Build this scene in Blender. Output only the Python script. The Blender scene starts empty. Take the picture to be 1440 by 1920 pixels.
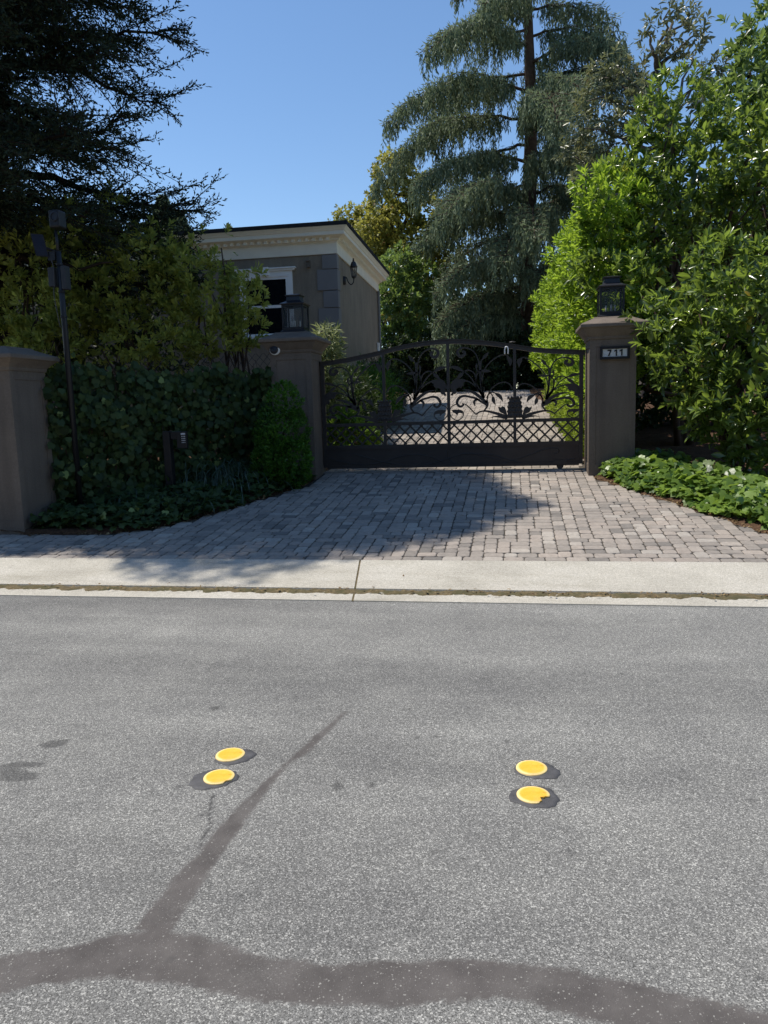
import bpy, math, random
import numpy as np
from mathutils import Vector, Matrix
random.seed(7)
R_ = math.radians
C = bpy.context.scene.collection
sc = bpy.context.scene

# ------------------------------------------------------------------ camera
H = 1.5
YAW, PITCH, ROLL, FPX = R_(10), R_(-8), R_(-1.7), 1400.0      # focal length in pixels of a 1440 x 1920 frame
cam_d = bpy.data.cameras.new('camera'); cam = bpy.data.objects.new('camera', cam_d); C.objects.link(cam)
rot = Matrix.Rotation(YAW, 3, 'Z') @ Matrix.Rotation(math.pi/2+PITCH, 3, 'X') @ Matrix.Rotation(ROLL, 3, 'Z')
cam.matrix_world = Matrix.Translation((0, 0, H)) @ rot.to_4x4()
cam_d.sensor_fit = 'VERTICAL'; cam_d.sensor_height = 36.0; cam_d.lens = 36.0*FPX/1920.0
cam_d.clip_start = 0.05; cam_d.clip_end = 3000
sc.camera = cam
RM = np.array(rot)
def ray(px, py): return RM @ np.array([(px-720)/FPX, -(py-960)/FPX, -1.0])
def at(px, py, Y):
    d = ray(px, py); return np.array([0, 0, H]) + d*(Y/d[1])

# ------------------------------------------------------------------ light
SUN_EL, SUN_BACK = R_(66), R_(12)          # from the left, a little behind the gate
S = np.array([-math.cos(SUN_EL)*math.cos(SUN_BACK), math.cos(SUN_EL)*math.sin(SUN_BACK), math.sin(SUN_EL)])
w = bpy.data.worlds.new('World'); sc.world = w; w.use_nodes = True
wn = w.node_tree; bg = wn.nodes['Background']
sky = wn.nodes.new('ShaderNodeTexSky'); sky.sky_type = 'NISHITA'; sky.sun_disc = False
sky.sun_elevation = SUN_EL; sky.sun_rotation = math.atan2(S[0], S[1]); sky.air_density = 1.0; sky.dust_density = 0.1; sky.ozone_density = 2.0
hs = wn.nodes.new('ShaderNodeHueSaturation'); hs.inputs['Saturation'].default_value = 1.1; wn.links.new(sky.outputs[0], hs.inputs['Color']); wn.links.new(hs.outputs[0], bg.inputs[0]); bg.inputs[1].default_value = 0.15
sl = bpy.data.lights.new('sun', 'SUN'); so = bpy.data.objects.new('sun', sl); C.objects.link(so)
sl.energy = 5.0; sl.angle = R_(0.53); sl.color = (1.0, 0.94, 0.85)
so.rotation_euler = Vector(S).to_track_quat('Z', 'Y').to_euler(); so.location = (0, 0, 40)
sc.view_settings.view_transform = 'Standard'; sc.view_settings.look = 'None'
sc.view_settings.exposure = 0.08; sc.view_settings.gamma = 1.0
sc.cycles.max_bounces = 8; sc.cycles.transparent_max_bounces = 8
sc.cycles.use_denoising = True

# ------------------------------------------------------------------ helpers: objects
def link(o, parent=None):
    C.objects.link(o)
    if parent is not None: o.parent = parent
    return o
def tag(o, label=None, cat=None, group=None, kind=None):
    if label: o['label'] = label
    if cat: o['category'] = cat
    if group: o['group'] = group
    if kind: o['kind'] = kind
    return o
def thing(name, label, cat, loc=(0, 0, 0), group=None):
    o = bpy.data.objects.new(name, None); o.empty_display_size = .1; o.location = loc
    link(o); return tag(o, label, cat, group)
def mesh(name, V, F, m, parent=None, smooth=False, attrs=None):
    """V in world coordinates; the thing's own location is taken off when it has a parent"""
    V = np.asarray(V, float)
    off = np.zeros(3); q = parent
    while q is not None: off += np.array(q.location); q = q.parent
    V = V - off
    me = bpy.data.meshes.new(name)
    if isinstance(F, np.ndarray):
        n, k = F.shape
        me.vertices.add(len(V)); me.vertices.foreach_set('co', V.astype(np.float32).ravel())
        me.loops.add(n*k); me.loops.foreach_set('vertex_index', F.astype(np.int32).ravel())
        me.polygons.add(n); me.polygons.foreach_set('loop_start', (np.arange(n)*k).astype(np.int32))
        me.update(calc_edges=True)
    else:
        me.from_pydata([tuple(v) for v in V], [], [tuple(int(i) for i in f) for f in F]); me.update()
    if smooth: me.polygons.foreach_set('use_smooth', np.ones(len(me.polygons), bool))
    for an, vals in (attrs or {}).items():
        a = me.attributes.new(an, 'FLOAT', 'POINT'); a.data.foreach_set('value', np.asarray(vals, np.float32))
    if m is not None: me.materials.append(m)
    o = bpy.data.objects.new(name, me)
    return link(o, parent)

class MB:
    """collects boxes, prisms, tubes into ONE mesh"""
    def __init__(s): s.V = []; s.F = []
    def add(s, V, F):
        b = len(s.V); s.V += [tuple(v) for v in V]; s.F += [tuple(b+i for i in f) for f in F]; return s
    def box(s, x0, x1, y0, y1, z0, z1):
        return s.add([(x0,y0,z0),(x1,y0,z0),(x1,y1,z0),(x0,y1,z0),(x0,y0,z1),(x1,y0,z1),(x1,y1,z1),(x0,y1,z1)],
                     [(0,3,2,1),(4,5,6,7),(0,1,5,4),(1,2,6,5),(2,3,7,6),(3,0,4,7)])
    def frust(s, cx, cy, h0, h1, z0, z1, cap=True):
        """square frustum, half sizes h0 -> h1"""
        v = [(cx-h0,cy-h0,z0),(cx+h0,cy-h0,z0),(cx+h0,cy+h0,z0),(cx-h0,cy+h0,z0),(cx-h1,cy-h1,z1),(cx+h1,cy-h1,z1),(cx+h1,cy+h1,z1),(cx-h1,cy+h1,z1)]
        f = [(0,1,5,4),(1,2,6,5),(2,3,7,6),(3,0,4,7)]
        if cap: f += [(0,3,2,1),(4,5,6,7)]
        return s.add(v, f)
    def sqlathe(s, cx, cy, prof):
        """square turned profile: list of (half, z), closed at both ends"""
        v = []; f = []
        for h, z in prof: v += [(cx-h,cy-h,z),(cx+h,cy-h,z),(cx+h,cy+h,z),(cx-h,cy+h,z)]
        for i in range(len(prof)-1):
            for k in range(4):
                a = i*4+k; b = i*4+(k+1) % 4; f.append((a, b, b+4, a+4))
        f.append((3,2,1,0)); n = (len(prof)-1)*4; f.append((n,n+1,n+2,n+3))
        return s.add(v, f)
    def lathe(s, c, prof, n=24, axis='Z'):
        v = []; f = []
        for r, z in prof:
            for k in range(n):
                a = 2*math.pi*k/n
                p = (r*math.cos(a), r*math.sin(a), z)
                if axis == 'Y': p = (r*math.cos(a), -z, r*math.sin(a))
                v.append((c[0]+p[0], c[1]+p[1], c[2]+p[2]))
        for i in range(len(prof)-1):
            for k in range(n):
                a = i*n+k; b = i*n+(k+1) % n; f.append((a, b, b+n, a+n))
        f.append(tuple(range(n-1, -1, -1))); m = (len(prof)-1)*n; f.append(tuple(range(m, m+n)))
        return s.add(v, f)
    def tube(s, pts, rad, n=8):
        P = np.array(pts, float); k = len(P)
        r = np.full(k, rad, float) if np.isscalar(rad) else np.array(rad, float)
        T = np.gradient(P, axis=0); T /= np.linalg.norm(T, axis=1)[:, None]+1e-9
        up = np.array([0, 0, 1.0]) if abs(T[0][2]) < .9 else np.array([1.0, 0, 0])
        v = []
        for i in range(k):
            a = np.cross(T[i], up); a /= np.linalg.norm(a)+1e-9; b = np.cross(a, T[i]); up = b
            for j in range(n):
                t = 2*math.pi*j/n; v.append(P[i]+r[i]*(a*math.cos(t)+b*math.sin(t)))
        f = [(i*n+j, i*n+(j+1) % n, (i+1)*n+(j+1) % n, (i+1)*n+j) for i in range(k-1) for j in range(n)]
        f += [tuple(range(n-1, -1, -1)), tuple(range((k-1)*n, k*n))]
        return s.add(v, f)
    def prism(s, poly, y0, y1):
        """polygon of (x, z) pushed from y0 to y1"""
        n = len(poly)
        a = sum(poly[i][0]*poly[(i+1) % n][1]-poly[(i+1) % n][0]*poly[i][1] for i in range(n))
        if a < 0: poly = poly[::-1]
        v = [(x, y0, z) for x, z in poly]+[(x, y1, z) for x, z in poly]
        f = [tuple(range(n)), tuple(range(2*n-1, n-1, -1))]+[(i, i+n, (i+1) % n+n, (i+1) % n) for i in range(n)]
        return s.add(v, f)
    def ribbon(s, pts, wid, y, dep):
        """flat forged bar following (x, z) points in the plane y, width per point"""
        P = np.array(pts, float); k = len(P)
        wd = np.full(k, wid, float) if np.isscalar(wid) else np.interp(np.linspace(0, 1, k), np.linspace(0, 1, len(wid)), wid)
        T = np.gradient(P, axis=0); T /= np.linalg.norm(T, axis=1)[:, None]+1e-9
        Nn = np.stack([-T[:, 1], T[:, 0]], 1)
        v = []
        for i in range(k):
            a = P[i]+Nn[i]*wd[i]/2; b = P[i]-Nn[i]*wd[i]/2
            v += [(a[0], y-dep/2, a[1]), (b[0], y-dep/2, b[1]), (b[0], y+dep/2, b[1]), (a[0], y+dep/2, a[1])]
        f = [(i*4+j, (i+1)*4+j, (i+1)*4+(j+1) % 4, i*4+(j+1) % 4) for i in range(k-1) for j in range(4)]
        f += [(0, 1, 2, 3), tuple(range(k*4-1, k*4-5, -1))]
        return s.add(v, f)
    def build(s, name, m, parent=None, smooth=False, bevel=0):
        o = mesh(name, s.V, s.F, m, parent, smooth)
        if bevel:
            b = o.modifiers.new('edge', 'BEVEL'); b.width = bevel; b.segments = 2; b.limit_method = 'ANGLE'
        return o

def spline(pts, n=6):
    """Catmull-Rom through points"""
    P = np.array(pts, float); Q = np.vstack([2*P[0]-P[1], P, 2*P[-1]-P[-2]]); out = []
    for i in range(1, len(Q)-2):
        for t in np.linspace(0, 1, n, endpoint=False):
            a, b, c, d = Q[i-1], Q[i], Q[i+1], Q[i+2]
            out.append(.5*((2*b)+(c-a)*t+(2*a-5*b+4*c-d)*t*t+(3*b-a-3*c+d)*t**3))
    out.append(P[-1]); return np.array(out)

# ------------------------------------------------------------------ helpers: materials
def mat(name):
    m = bpy.data.materials.new(name); m.use_nodes = True; t = m.node_tree
    return m, t, t.nodes['Principled BSDF']
def nd(t, typ, **kw):
    n = t.nodes.new('ShaderNode'+typ)
    for k, v in kw.items():
        if k[0] == 'i' and k[1:].isdigit(): n.inputs[int(k[1:])].default_value = v
        else: setattr(n, k, v)
    return n
def ramp(t, src, stops):
    r = nd(t, 'ValToRGB'); e = r.color_ramp.elements
    while len(e) < len(stops): e.new(.5)
    for i, (p, c) in enumerate(stops): e[i].position = p; e[i].color = (*c, 1) if len(c) == 3 else c
    t.links.new(src, r.inputs[0]); return r.outputs[0]
def noise(t, co, scale, detail=4, rough=.55, stretch=None):
    if stretch:
        mp = nd(t, 'Mapping'); mp.inputs['Scale'].default_value = stretch; t.links.new(co, mp.inputs[0]); co = mp.outputs[0]
    n = nd(t, 'TexNoise'); n.inputs['Scale'].default_value = scale; n.inputs['Detail'].default_value = detail; n.inputs['Roughness'].default_value = rough
    t.links.new(co, n.inputs['Vector']); return n.outputs['Fac']
def mixc(t, fac, a, b, mode='MIX'):
    m = nd(t, 'Mix', data_type='RGBA', blend_type=mode)
    for s, v in ((m.inputs[0], fac), (m.inputs[6], a), (m.inputs[7], b)):
        if isinstance(v, (int, float)): s.default_value = v
        elif isinstance(v, tuple): s.default_value = (*v, 1)
        else: t.links.new(v, s)
    return m.outputs[2]
def attr(t, name): 
    a = nd(t, 'Attribute'); a.attribute_name = name; return a.outputs['Fac']
def geo(t): return nd(t, 'NewGeometry').outputs['Position']
def bump(t, p, h, strength=.3, dist=.01):
    b = nd(t, 'Bump'); b.inputs['Strength'].default_value = strength; b.inputs['Distance'].default_value = dist
    t.links.new(h, b.inputs['Height']); t.links.new(b.outputs[0], p.inputs['Normal'])
def simple(name, c, rough=.6, var=.15, scale=8, spec=.4, metal=0, bstr=.15):
    m, t, p = mat(name); g = geo(t)
    n = noise(t, g, scale, 5); n2 = noise(t, g, scale*14, 3)
    lo = tuple(x*(1-var) for x in c); hi = tuple(min(1, x*(1+var)) for x in c)
    col = ramp(t, n, [(.3, lo), (.7, hi)]); col = mixc(t, .25, col, ramp(t, n2, [(.3, lo), (.7, hi)]))
    t.links.new(col, p.inputs['Base Color']); p.inputs['Roughness'].default_value = rough
    p.inputs['Specular IOR Level'].default_value = spec; p.inputs['Metallic'].default_value = metal
    if bstr: bump(t, p, n2, bstr, .004)
    return m
def leafmat(name, lo, hi, trans, tf=.35, rough=.4, spec=.4, odd=None):
    m, t, p = mat(name); a = attr(t, 'tint')
    stops = [(0, lo), (.85, hi)]
    if odd: stops = [(0, lo), (.8, hi), (.93, hi), (.97, odd)]
    col = ramp(t, a, stops)
    t.links.new(col, p.inputs['Base Color']); p.inputs['Roughness'].default_value = rough; p.inputs['Specular IOR Level'].default_value = spec
    tr = nd(t, 'BsdfTranslucent'); tc = mixc(t, .5, col, trans); t.links.new(tc, tr.inputs[0])
    mx = nd(t, 'MixShader'); mx.inputs[0].default_value = tf
    t.links.new(p.outputs[0], mx.inputs[1]); t.links.new(tr.outputs[0], mx.inputs[2])
    t.links.new(mx.outputs[0], t.nodes['Material Output'].inputs[0]); return m

M = {}
M['iron'] = simple('painted_iron', (.042, .037, .034), .5, .2, 20, .4, 0, .05)
M['panel'] = simple('painted_panel', (.046, .038, .034), .55, .15, 6, .35, 0, .05)
M['black'] = simple('black_metal', (.012, .013, .018), .4, .2, 20, .5, 0, .05)
def stucco(name, c, streak):
    m, t, p = mat(name); g = geo(t)
    n1 = noise(t, g, 1.6, 5, .6); n2 = noise(t, g, 55, 4, .6); n3 = noise(t, g, 7, 4, .65, (1, 1, .10)); n4 = noise(t, g, 9, 5, .7)
    col = ramp(t, n1, [(.3, tuple(x*.88 for x in c)), (.7, tuple(x*1.10 for x in c))])
    col = mixc(t, 1, col, ramp(t, n2, [(.3, (.88, .88, .88)), (.7, (1.1, 1.1, 1.1))]), 'MULTIPLY')
    col = mixc(t, streak, col, ramp(t, n3, [(.35, (.62, .62, .63)), (.6, (1.06, 1.06, 1.05))]), 'MULTIPLY')
    col = mixc(t, streak, col, ramp(t, n4, [(.62, (1, 1, 1)), (.72, (1.3, 1.28, 1.24))]), 'MULTIPLY')
    t.links.new(col, p.inputs['Base Color']); p.inputs['Roughness'].default_value = .88; p.inputs['Specular IOR Level'].default_value = .2
    bump(t, p, n2, .5, .005); return m
M['stucco'] = stucco('brown_stucco', (.172, .139, .112), .38)
M['house'] = stucco('house_stucco', (.265, .225, .175), .35)
M['quoin'] = simple('grey_quoin', (.215, .21, .21), .85, .06, 3, .2, 0, .2)
M['white'] = simple('cream_trim', (.86, .80, .67), .6, .06, 4, .3, 0, .05)
M['white2'] = simple('white_paint', (.88, .88, .86), .5, .05, 4, .3, 0, .03)
M['roof'] = simple('roof_felt', (.025, .026, .03), .9, .3, 12, .2, 0, .3)
M['bark'] = simple('bark', (.085, .06, .045), .95, .4, 9, .1, 0, .8)
M['darkbark'] = simple('dark_bark', (.035, .026, .020), .95, .4, 9, .1, 0, .8)
M['palebark'] = simple('grey_bark', (.16, .14, .12), .95, .35, 9, .1, 0, .6)
M['candle'] = simple('candle_tube', (.7, .68, .6), .6, .05, 4, .3)
M['rail'] = simple('steel_track', (.25, .24, .23), .5, .25, 10, .5, .3)
M['digit'] = simple('digit_black', (.01, .01, .014), .5, .1, 5)
M['plate'] = simple('sign_plate', (.55, .57, .58), .5, .12, 30)
M['plastic'] = simple('dark_plastic', (.014, .014, .016), .45, .15, 10, .4)
M['greyplastic'] = simple('grey_plastic', (.028, .028, .032), .5, .15, 10, .4)
M['key'] = simple('keypad_key', (.6, .6, .6), .4, .05, 5)
def glassmat(name, col, tint=.12):
    m, t, p = mat(name); p.inputs['Base Color'].default_value = (*col, 1); p.inputs['Roughness'].default_value = .06; p.inputs['Specular IOR Level'].default_value = .6
    tr = nd(t, 'BsdfTransparent'); mx = nd(t, 'MixShader'); mx.inputs[0].default_value = tint
    t.links.new(tr.outputs[0], mx.inputs[1]); t.links.new(p.outputs[0], mx.inputs[2]); t.links.new(mx.outputs[0], t.nodes['Material Output'].inputs[0]); return m
M['glass'] = glassmat('lantern_glass', (.08, .09, .1), .22)
m, t, p = mat('window_glass'); p.inputs['Base Color'].default_value = (.006, .008, .012, 1); p.inputs['Roughness'].default_value = .04; p.inputs['Specular IOR Level'].default_value = .5
n = noise(t, geo(t), 1.5, 2); bump(t, p, n, .06, .02); M['window'] = m
m, t, p = mat('solar_glass'); p.inputs['Base Color'].default_value = (.012, .018, .04, 1); p.inputs['Roughness'].default_value = .15; M['solar'] = m

# asphalt: exposed chips in grey binder, brown crack filler where 'seal' says so
m, t, p = mat('asphalt'); g = geo(t)
def cells(scale):
    v = nd(t, 'TexVoronoi'); v.inputs['Scale'].default_value = scale; t.links.new(g, v.inputs['Vector'])
    c = nd(t, 'SeparateColor'); t.links.new(v.outputs['Color'], c.inputs[0]); return v, c
vo, sp = cells(250); vo2, sp2 = cells(470)
chips = ramp(t, sp.outputs[0], [(0, (.052, .051, .049)), (.38, (.118, .116, .111)), (.68, (.20, .196, .188)), (.86, (.325, .318, .302)), (.965, (.66, .645, .60))])
fine = ramp(t, sp2.outputs[0], [(0, (.062, .061, .058)), (.5, (.165, .161, .154)), (1, (.46, .45, .43))])
base = mixc(t, .45, chips, fine)
wear = noise(t, g, .55, 5, .6, (.35, 2.6, 1)); wear2 = noise(t, g, 2.2, 5, .65); wear3 = noise(t, g, .28, 3)
for w_, a_, b_ in ((wear, .76, 1.14), (wear2, .88, 1.08), (wear3, .86, 1.10)):
    base = mixc(t, 1.0, base, ramp(t, w_, [(.32, (a_, a_, a_)), (.68, (b_, b_, b_*.985))]), 'MULTIPLY')
seal_n = noise(t, g, 7, 6, .65); seal_c = ramp(t, seal_n, [(.3, (.070, .063, .059)), (.7, (.122, .111, .103))])
speck = ramp(t, sp2.outputs[1], [(.975, (0, 0, 0)), (.985, (.8, .8, .8))]); seal_c = mixc(t, speck, seal_c, (.21, .20, .185))
speck = ramp(t, sp.outputs[1], [(.986, (0, 0, 0)), (.99, (1, 1, 1))]); seal_c = mixc(t, speck, seal_c, (.27, .26, .235))
a = attr(t, 'seal'); base = mixc(t, a, base, seal_c)
base = mixc(t, attr(t, 'smudge'), base, (.045, .044, .043))
t.links.new(base, p.inputs['Base Color']); p.inputs['Roughness'].default_value = .85; p.inputs['Specular IOR Level'].default_value = .2
bump(t, p, vo.outputs['Distance'], .25, .004); M['asphalt'] = m

m, t, p = mat('concrete'); g = geo(t)
n1 = noise(t, g, 1.3, 6, .65); n2 = noise(t, g, 45, 3); n3 = noise(t, g, 130, 2)
col = ramp(t, n1, [(.25, (.37, .345, .295)), (.5, (.46, .43, .37)), (.75, (.51, .48, .425))])
col = mixc(t, 1, col, ramp(t, n2, [(.3, (.86, .86, .85)), (.7, (1.08, 1.08, 1.08))]), 'MULTIPLY')
col = mixc(t, 1, col, ramp(t, n3, [(.35, (.72, .72, .70)), (.65, (1.2, 1.2, 1.2))]), 'MULTIPLY')
st = noise(t, g, .8, 6, .7, (.5, 3, 1)); col = mixc(t, 1, col, ramp(t, st, [(.32, (.80, .79, .76)), (.5, (1, 1, 1))]), 'MULTIPLY')
sm = noise(t, g, 5.5, 3, .5); col = mixc(t, ramp(t, sm, [(.70, (0, 0, 0)), (.76, (.45, .45, .45))]), col, (.17, .15, .12))
t.links.new(col, p.inputs['Base Color']); p.inputs['Roughness'].default_value = .9; p.inputs['Specular IOR Level'].default_value = .2
bump(t, p, n3, .35, .004); M['concrete'] = m

m, t, p = mat('paver_stone'); g = geo(t)
a = attr(t, 'tint')
col = ramp(t, a, [(0, (.185, .170, .152)), (.3, (.272, .243, .211)), (.55, (.328, .289, .248)), (.8, (.362, .312, .264)), (1, (.40, .362, .312))])
n1 = noise(t, g, 22, 5, .6); n2 = noise(t, g, 1.1, 4); n3 = noise(t, g, 120, 2)
col = mixc(t, 1, col, ramp(t, n1, [(.3, (.82, .82, .82)), (.7, (1.08, 1.08, 1.08))]), 'MULTIPLY')
col = mixc(t, 1, col, ramp(t, n2, [(.3, (.86, .86, .87)), (.7, (1.06, 1.05, 1.04))]), 'MULTIPLY')
col = mixc(t, 1, col, ramp(t, n3, [(.3, (.90, .90, .90)), (.7, (1.08, 1.08, 1.08))]), 'MULTIPLY')
t.links.new(col, p.inputs['Base Color']); p.inputs['Roughness'].default_value = .88; p.inputs['Specular IOR Level'].default_value = .2
bump(t, p, n1, .3, .006); M['paver'] = m
M['grout'] = simple('paver_joint_sand', (.075, .066, .055), .95, .35, 30, .1)

m, t, p = mat('garden_soil'); g = geo(t)
n1 = noise(t, g, 35, 5, .7); n2 = noise(t, g, 4, 4)
col = ramp(t, n1, [(.3, (.030, .018, .012)), (.5, (.085, .048, .030)), (.7, (.17, .10, .062))])
col = mixc(t, .4, col, ramp(t, n2, [(.3, (.04, .026, .018)), (.7, (.13, .085, .055))]))
t.links.new(col, p.inputs['Base Color']); p.inputs['Roughness'].default_value = 1; p.inputs['Specular IOR Level'].default_value = .05
bump(t, p, n1, .8, .02); M['soil'] = m
m, t, p = mat('moss_dirt'); g = geo(t)
n1 = noise(t, g, 40, 5, .7); n2 = noise(t, g, 7, 4)
col = ramp(t, n1, [(.3, (.05, .038, .018)), (.55, (.14, .105, .05)), (.75, (.26, .20, .11))])
col = mixc(t, ramp(t, n2, [(.45, (0, 0, 0)), (.6, (1, 1, 1))]), col, (.08, .07, .03))
t.links.new(col, p.inputs['Base Color']); p.inputs['Roughness'].default_value = 1; bump(t, p, n1, .8, .01); M['moss'] = m

# ------------------------------------------------------------------ ground levels
KERB, APRON0, PAVE0, GATE_Y, FAR_Y = 5.56, 5.885, 6.74, 11.14, 25.2
def gz(Y): return np.clip(.1*(np.asarray(Y, float)-5.9), 0, .1*(FAR_Y-5.9))
LCURVE = [(-9.5, 7.62), (-5.5, 7.62), (-4.6, 7.66), (-4.22, 7.75), (-3.93, 8.02), (-3.48, 8.87), (-3.05, 9.85), (-2.88, 10.45), (-2.88, 11.3), (-2.86, 13.5), (-3.21, 19.9), (-3.5, 25.2)]
RCURVE = [(5.2, 6.75), (3.6, 6.9), (2.9, 7.15), (2.41, 7.63), (2.065, 8.40), (1.52, 9.50), (1.06, 10.50), (1.02, 11.3), (1.05, 13.2), (.97, 18.2), (.42, 25.2)]
def curve_x(Cv, Y):
    y = np.array([c[1] for c in Cv]); x = np.array([c[0] for c in Cv]); return np.interp(Y, y, x)
def vnoise(P, seed=0, f=1.0):
    r = np.random.default_rng(seed); out = np.zeros(len(P))
    for k in range(7):
        d = r.normal(size=P.shape[1]); d /= np.linalg.norm(d); fr = f*(.6+1.8*r.random())
        out += np.sin(P@d*fr*6.283+r.random()*6.283)
    return out/7*1.6

# terrain under everything
def grid(name, xs, ys, zf, m, attrs=None, **kw):
    X, Y = np.meshgrid(xs, ys); V = np.stack([X.ravel(), Y.ravel(), zf(X.ravel(), Y.ravel())], 1)
    nx, ny = len(xs), len(ys); i = (np.arange(ny-1)[:, None]*nx+np.arange(nx-1)[None]).ravel()
    F = np.stack([i, i+1, i+nx+1, i+nx], 1)
    o = mesh(name, V, F, m, attrs=attrs(V) if attrs else None, **kw); return tag(o, kind='structure')
grid('ground', np.array([-400, -60, -30, -15, -8, -4, 0, 4, 8, 15, 30, 60, 400.]), np.array([-60, 0, 5.5, 5.9, 7, 9, 11, 14, 18, 22, 25.2, 40, 80, 160, 600.]),
     lambda X, Y: gz(Y)-.07, M['soil'])

# ---- road with crack filler
def pxg(pts): 
    out = []
    for x, y in pts:
        d = ray(x, y); tt = -H/d[2]; out.append((d[0]*tt, d[1]*tt))
    return np.array(out)
band_up = [(-60, 1806), (0, 1795), (100, 1778), (210, 1752), (290, 1745), (380, 1757), (480, 1790), (600, 1808), (720, 1803), (830, 1800), (960, 1805), (1080, 1822), (1200, 1846), (1320, 1876), (1440, 1902), (1560, 1930)]
band_lo = [(1560, 2010), (1300, 1960), (1150, 1922), (1080, 1902), (980, 1880), (920, 1872), (795, 1887), (720, 1888), (550, 1884), (480, 1873), (400, 1858), (280, 1842), (200, 1832), (150, 1834), (120, 1845), (60, 1850), (0, 1866), (-60, 1875)]
diag = [(652, 1332), (640, 1338), (608, 1365), (565, 1402), (520, 1445), (468, 1492), (430, 1530), (390, 1575), (350, 1620), (300, 1682), (250, 1742), (300, 1760), (325, 1735), (345, 1705), (375, 1660), (402, 1625), (450, 1555), (480, 1515), (512, 1466), (545, 1430), (582, 1408), (625, 1365)]
blobs = [[(70, 1398), (95, 1388), (132, 1386), (118, 1398), (90, 1404)], [(0, 1434), (40, 1428), (85, 1430), (80, 1438), (30, 1440), (70, 1450), (72, 1462), (20, 1466), (0, 1464)],
         [(1060, 1594), (1070, 1592), (1078, 1602), (1068, 1606)], [(398, 1490), (392, 1510), (390, 1535), (393, 1552), (378, 1568), (373, 1590), (376, 1590), (382, 1570), (397, 1553), (394, 1530), (398, 1510), (402, 1490)],
         [(620, 1472), (640, 1466), (645, 1478), (628, 1484)], [(690, 1470), (700, 1466), (704, 1474), (694, 1478)], [(396, 1326), (410, 1324), (412, 1329), (400, 1331)], [(1238, 1762), (1246, 1760), (1250, 1772), (1244, 1774)]]
def sdist(Q, poly):
    """signed distance to a polygon, negative inside"""
    n = len(poly); d = np.full(len(Q), 1e9); ins = np.zeros(len(Q), bool)
    for i in range(n):
        a, b = poly[i], poly[(i+1) % n]; e = b-a; wv = Q-a
        tt = np.clip((wv@e)/(e@e), 0, 1); d = np.minimum(d, np.linalg.norm(wv-tt[:, None]*e, axis=1))
        c = ((a[1] > Q[:, 1]) != (b[1] > Q[:, 1])) & (Q[:, 0] < e[0]*(Q[:, 1]-a[1])/(e[1]+1e-12)+a[0]); ins ^= c
    return np.where(ins, -d, d)
def road_attrs(V):
    Q = V[:, :2]; near = (np.abs(Q[:, 0]) < 2.6) & (Q[:, 1] > .9) & (Q[:, 1] < 4.4)
    seal = np.zeros(len(Q)); smu = np.zeros(len(Q)); q = Q[near]
    nz = vnoise(q, 3, 3.5)*.008+vnoise(q, 4, 11)*.006+vnoise(q, 9, 1.2)*.006+vnoise(q, 13, 24)*.006
    s = np.zeros(len(q))
    d = sdist(q, pxg(band_up+band_lo))+nz; s = np.maximum(s, np.clip(.5-d/.013, 0, 1))
    d = sdist(q, pxg(diag))+nz*.7; k = np.clip(.5-d/.015, 0, 1)
    fade = np.clip(1.0+vnoise(q, 12, 1.1)*.3, .6, 1)*np.clip(1.25-(q[:, 1]-1.8)*.20, .72, 1); s = np.maximum(s, k*fade)
    s *= np.clip(1.02+vnoise(q, 6, 1.6)*.18, .8, 1)
    m2 = np.zeros(len(q))
    for i, b in enumerate(blobs):
        d = sdist(q, pxg(b))+nz*(.12 if i == 3 else .5); m2 = np.maximum(m2, np.clip(.5-d/(.006 if i == 3 else .012), 0, 1)*(.85 if i == 3 else .6))
    # small dark pits scattered over the surface
    r = np.random.default_rng(5)
    for k in range(70):
        c = np.array([r.uniform(-2.2, 2.2), r.uniform(1.6, 4.3)]); rr = r.uniform(.006, .022)
        dd = np.linalg.norm((q-c)*np.array([1, 1.2]), axis=1)+nz*.4; m2 = np.maximum(m2, np.clip(1.2-dd/rr, 0, 1)*.55)
    seal[near] = s; smu[near] = m2
    return dict(seal=seal, smudge=smu)
xs = np.concatenate([[-400, -100, -40, -15, -6], np.arange(-2.6, 2.6, .0125), [2.62, 6, 15, 40, 100, 400]])
ys = np.concatenate([[-14, -8, -3, 0], np.arange(1.0, 4.4, .0125), [4.42, 4.8, 5.2, KERB]])
grid('road', xs, ys, lambda X, Y: 0*X, M['asphalt'], attrs=road_attrs)

# ---- gutter, moss strip, concrete apron (two slabs with an open joint)
def jx(Y): return -1.43+(6.74-Y)*.15
def slab(mb, xa, xb, y0, y1, z0, z1, n=40, seed=0):
    r = np.random.default_rng(seed)
    for k in range(n):
        a0, b0 = [xa(y0)+(xb(y0)-xa(y0))*q for q in (k/n, (k+1)/n)]; a1, b1 = [xa(y1)+(xb(y1)-xa(y1))*q for q in (k/n, (k+1)/n)]
        mb.add([(a0, y0, z0), (b0, y0, z0), (b1, y1, z1), (a1, y1, z1)], [(0, 1, 2, 3)])
g1 = MB(); E_ = .006
L0 = lambda Y: -60.; R0 = lambda Y: 60.; ja = lambda Y: jx(Y)-E_; jb = lambda Y: jx(Y)+E_+.004
for xa, xb in ((L0, ja), (jb, R0)):
    for k, (y0, y1, z0, z1) in enumerate([(KERB-.004, KERB+.003, -.02, .008), (KERB+.003, KERB+.255, .008, .012), (KERB+.255, KERB+.262, .012, -.02)]): slab(g1, xa, xb, y0, y1, z0, z1, 1)
tag(g1.build('gutter', M['concrete']), kind='structure')
g2 = MB()
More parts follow.
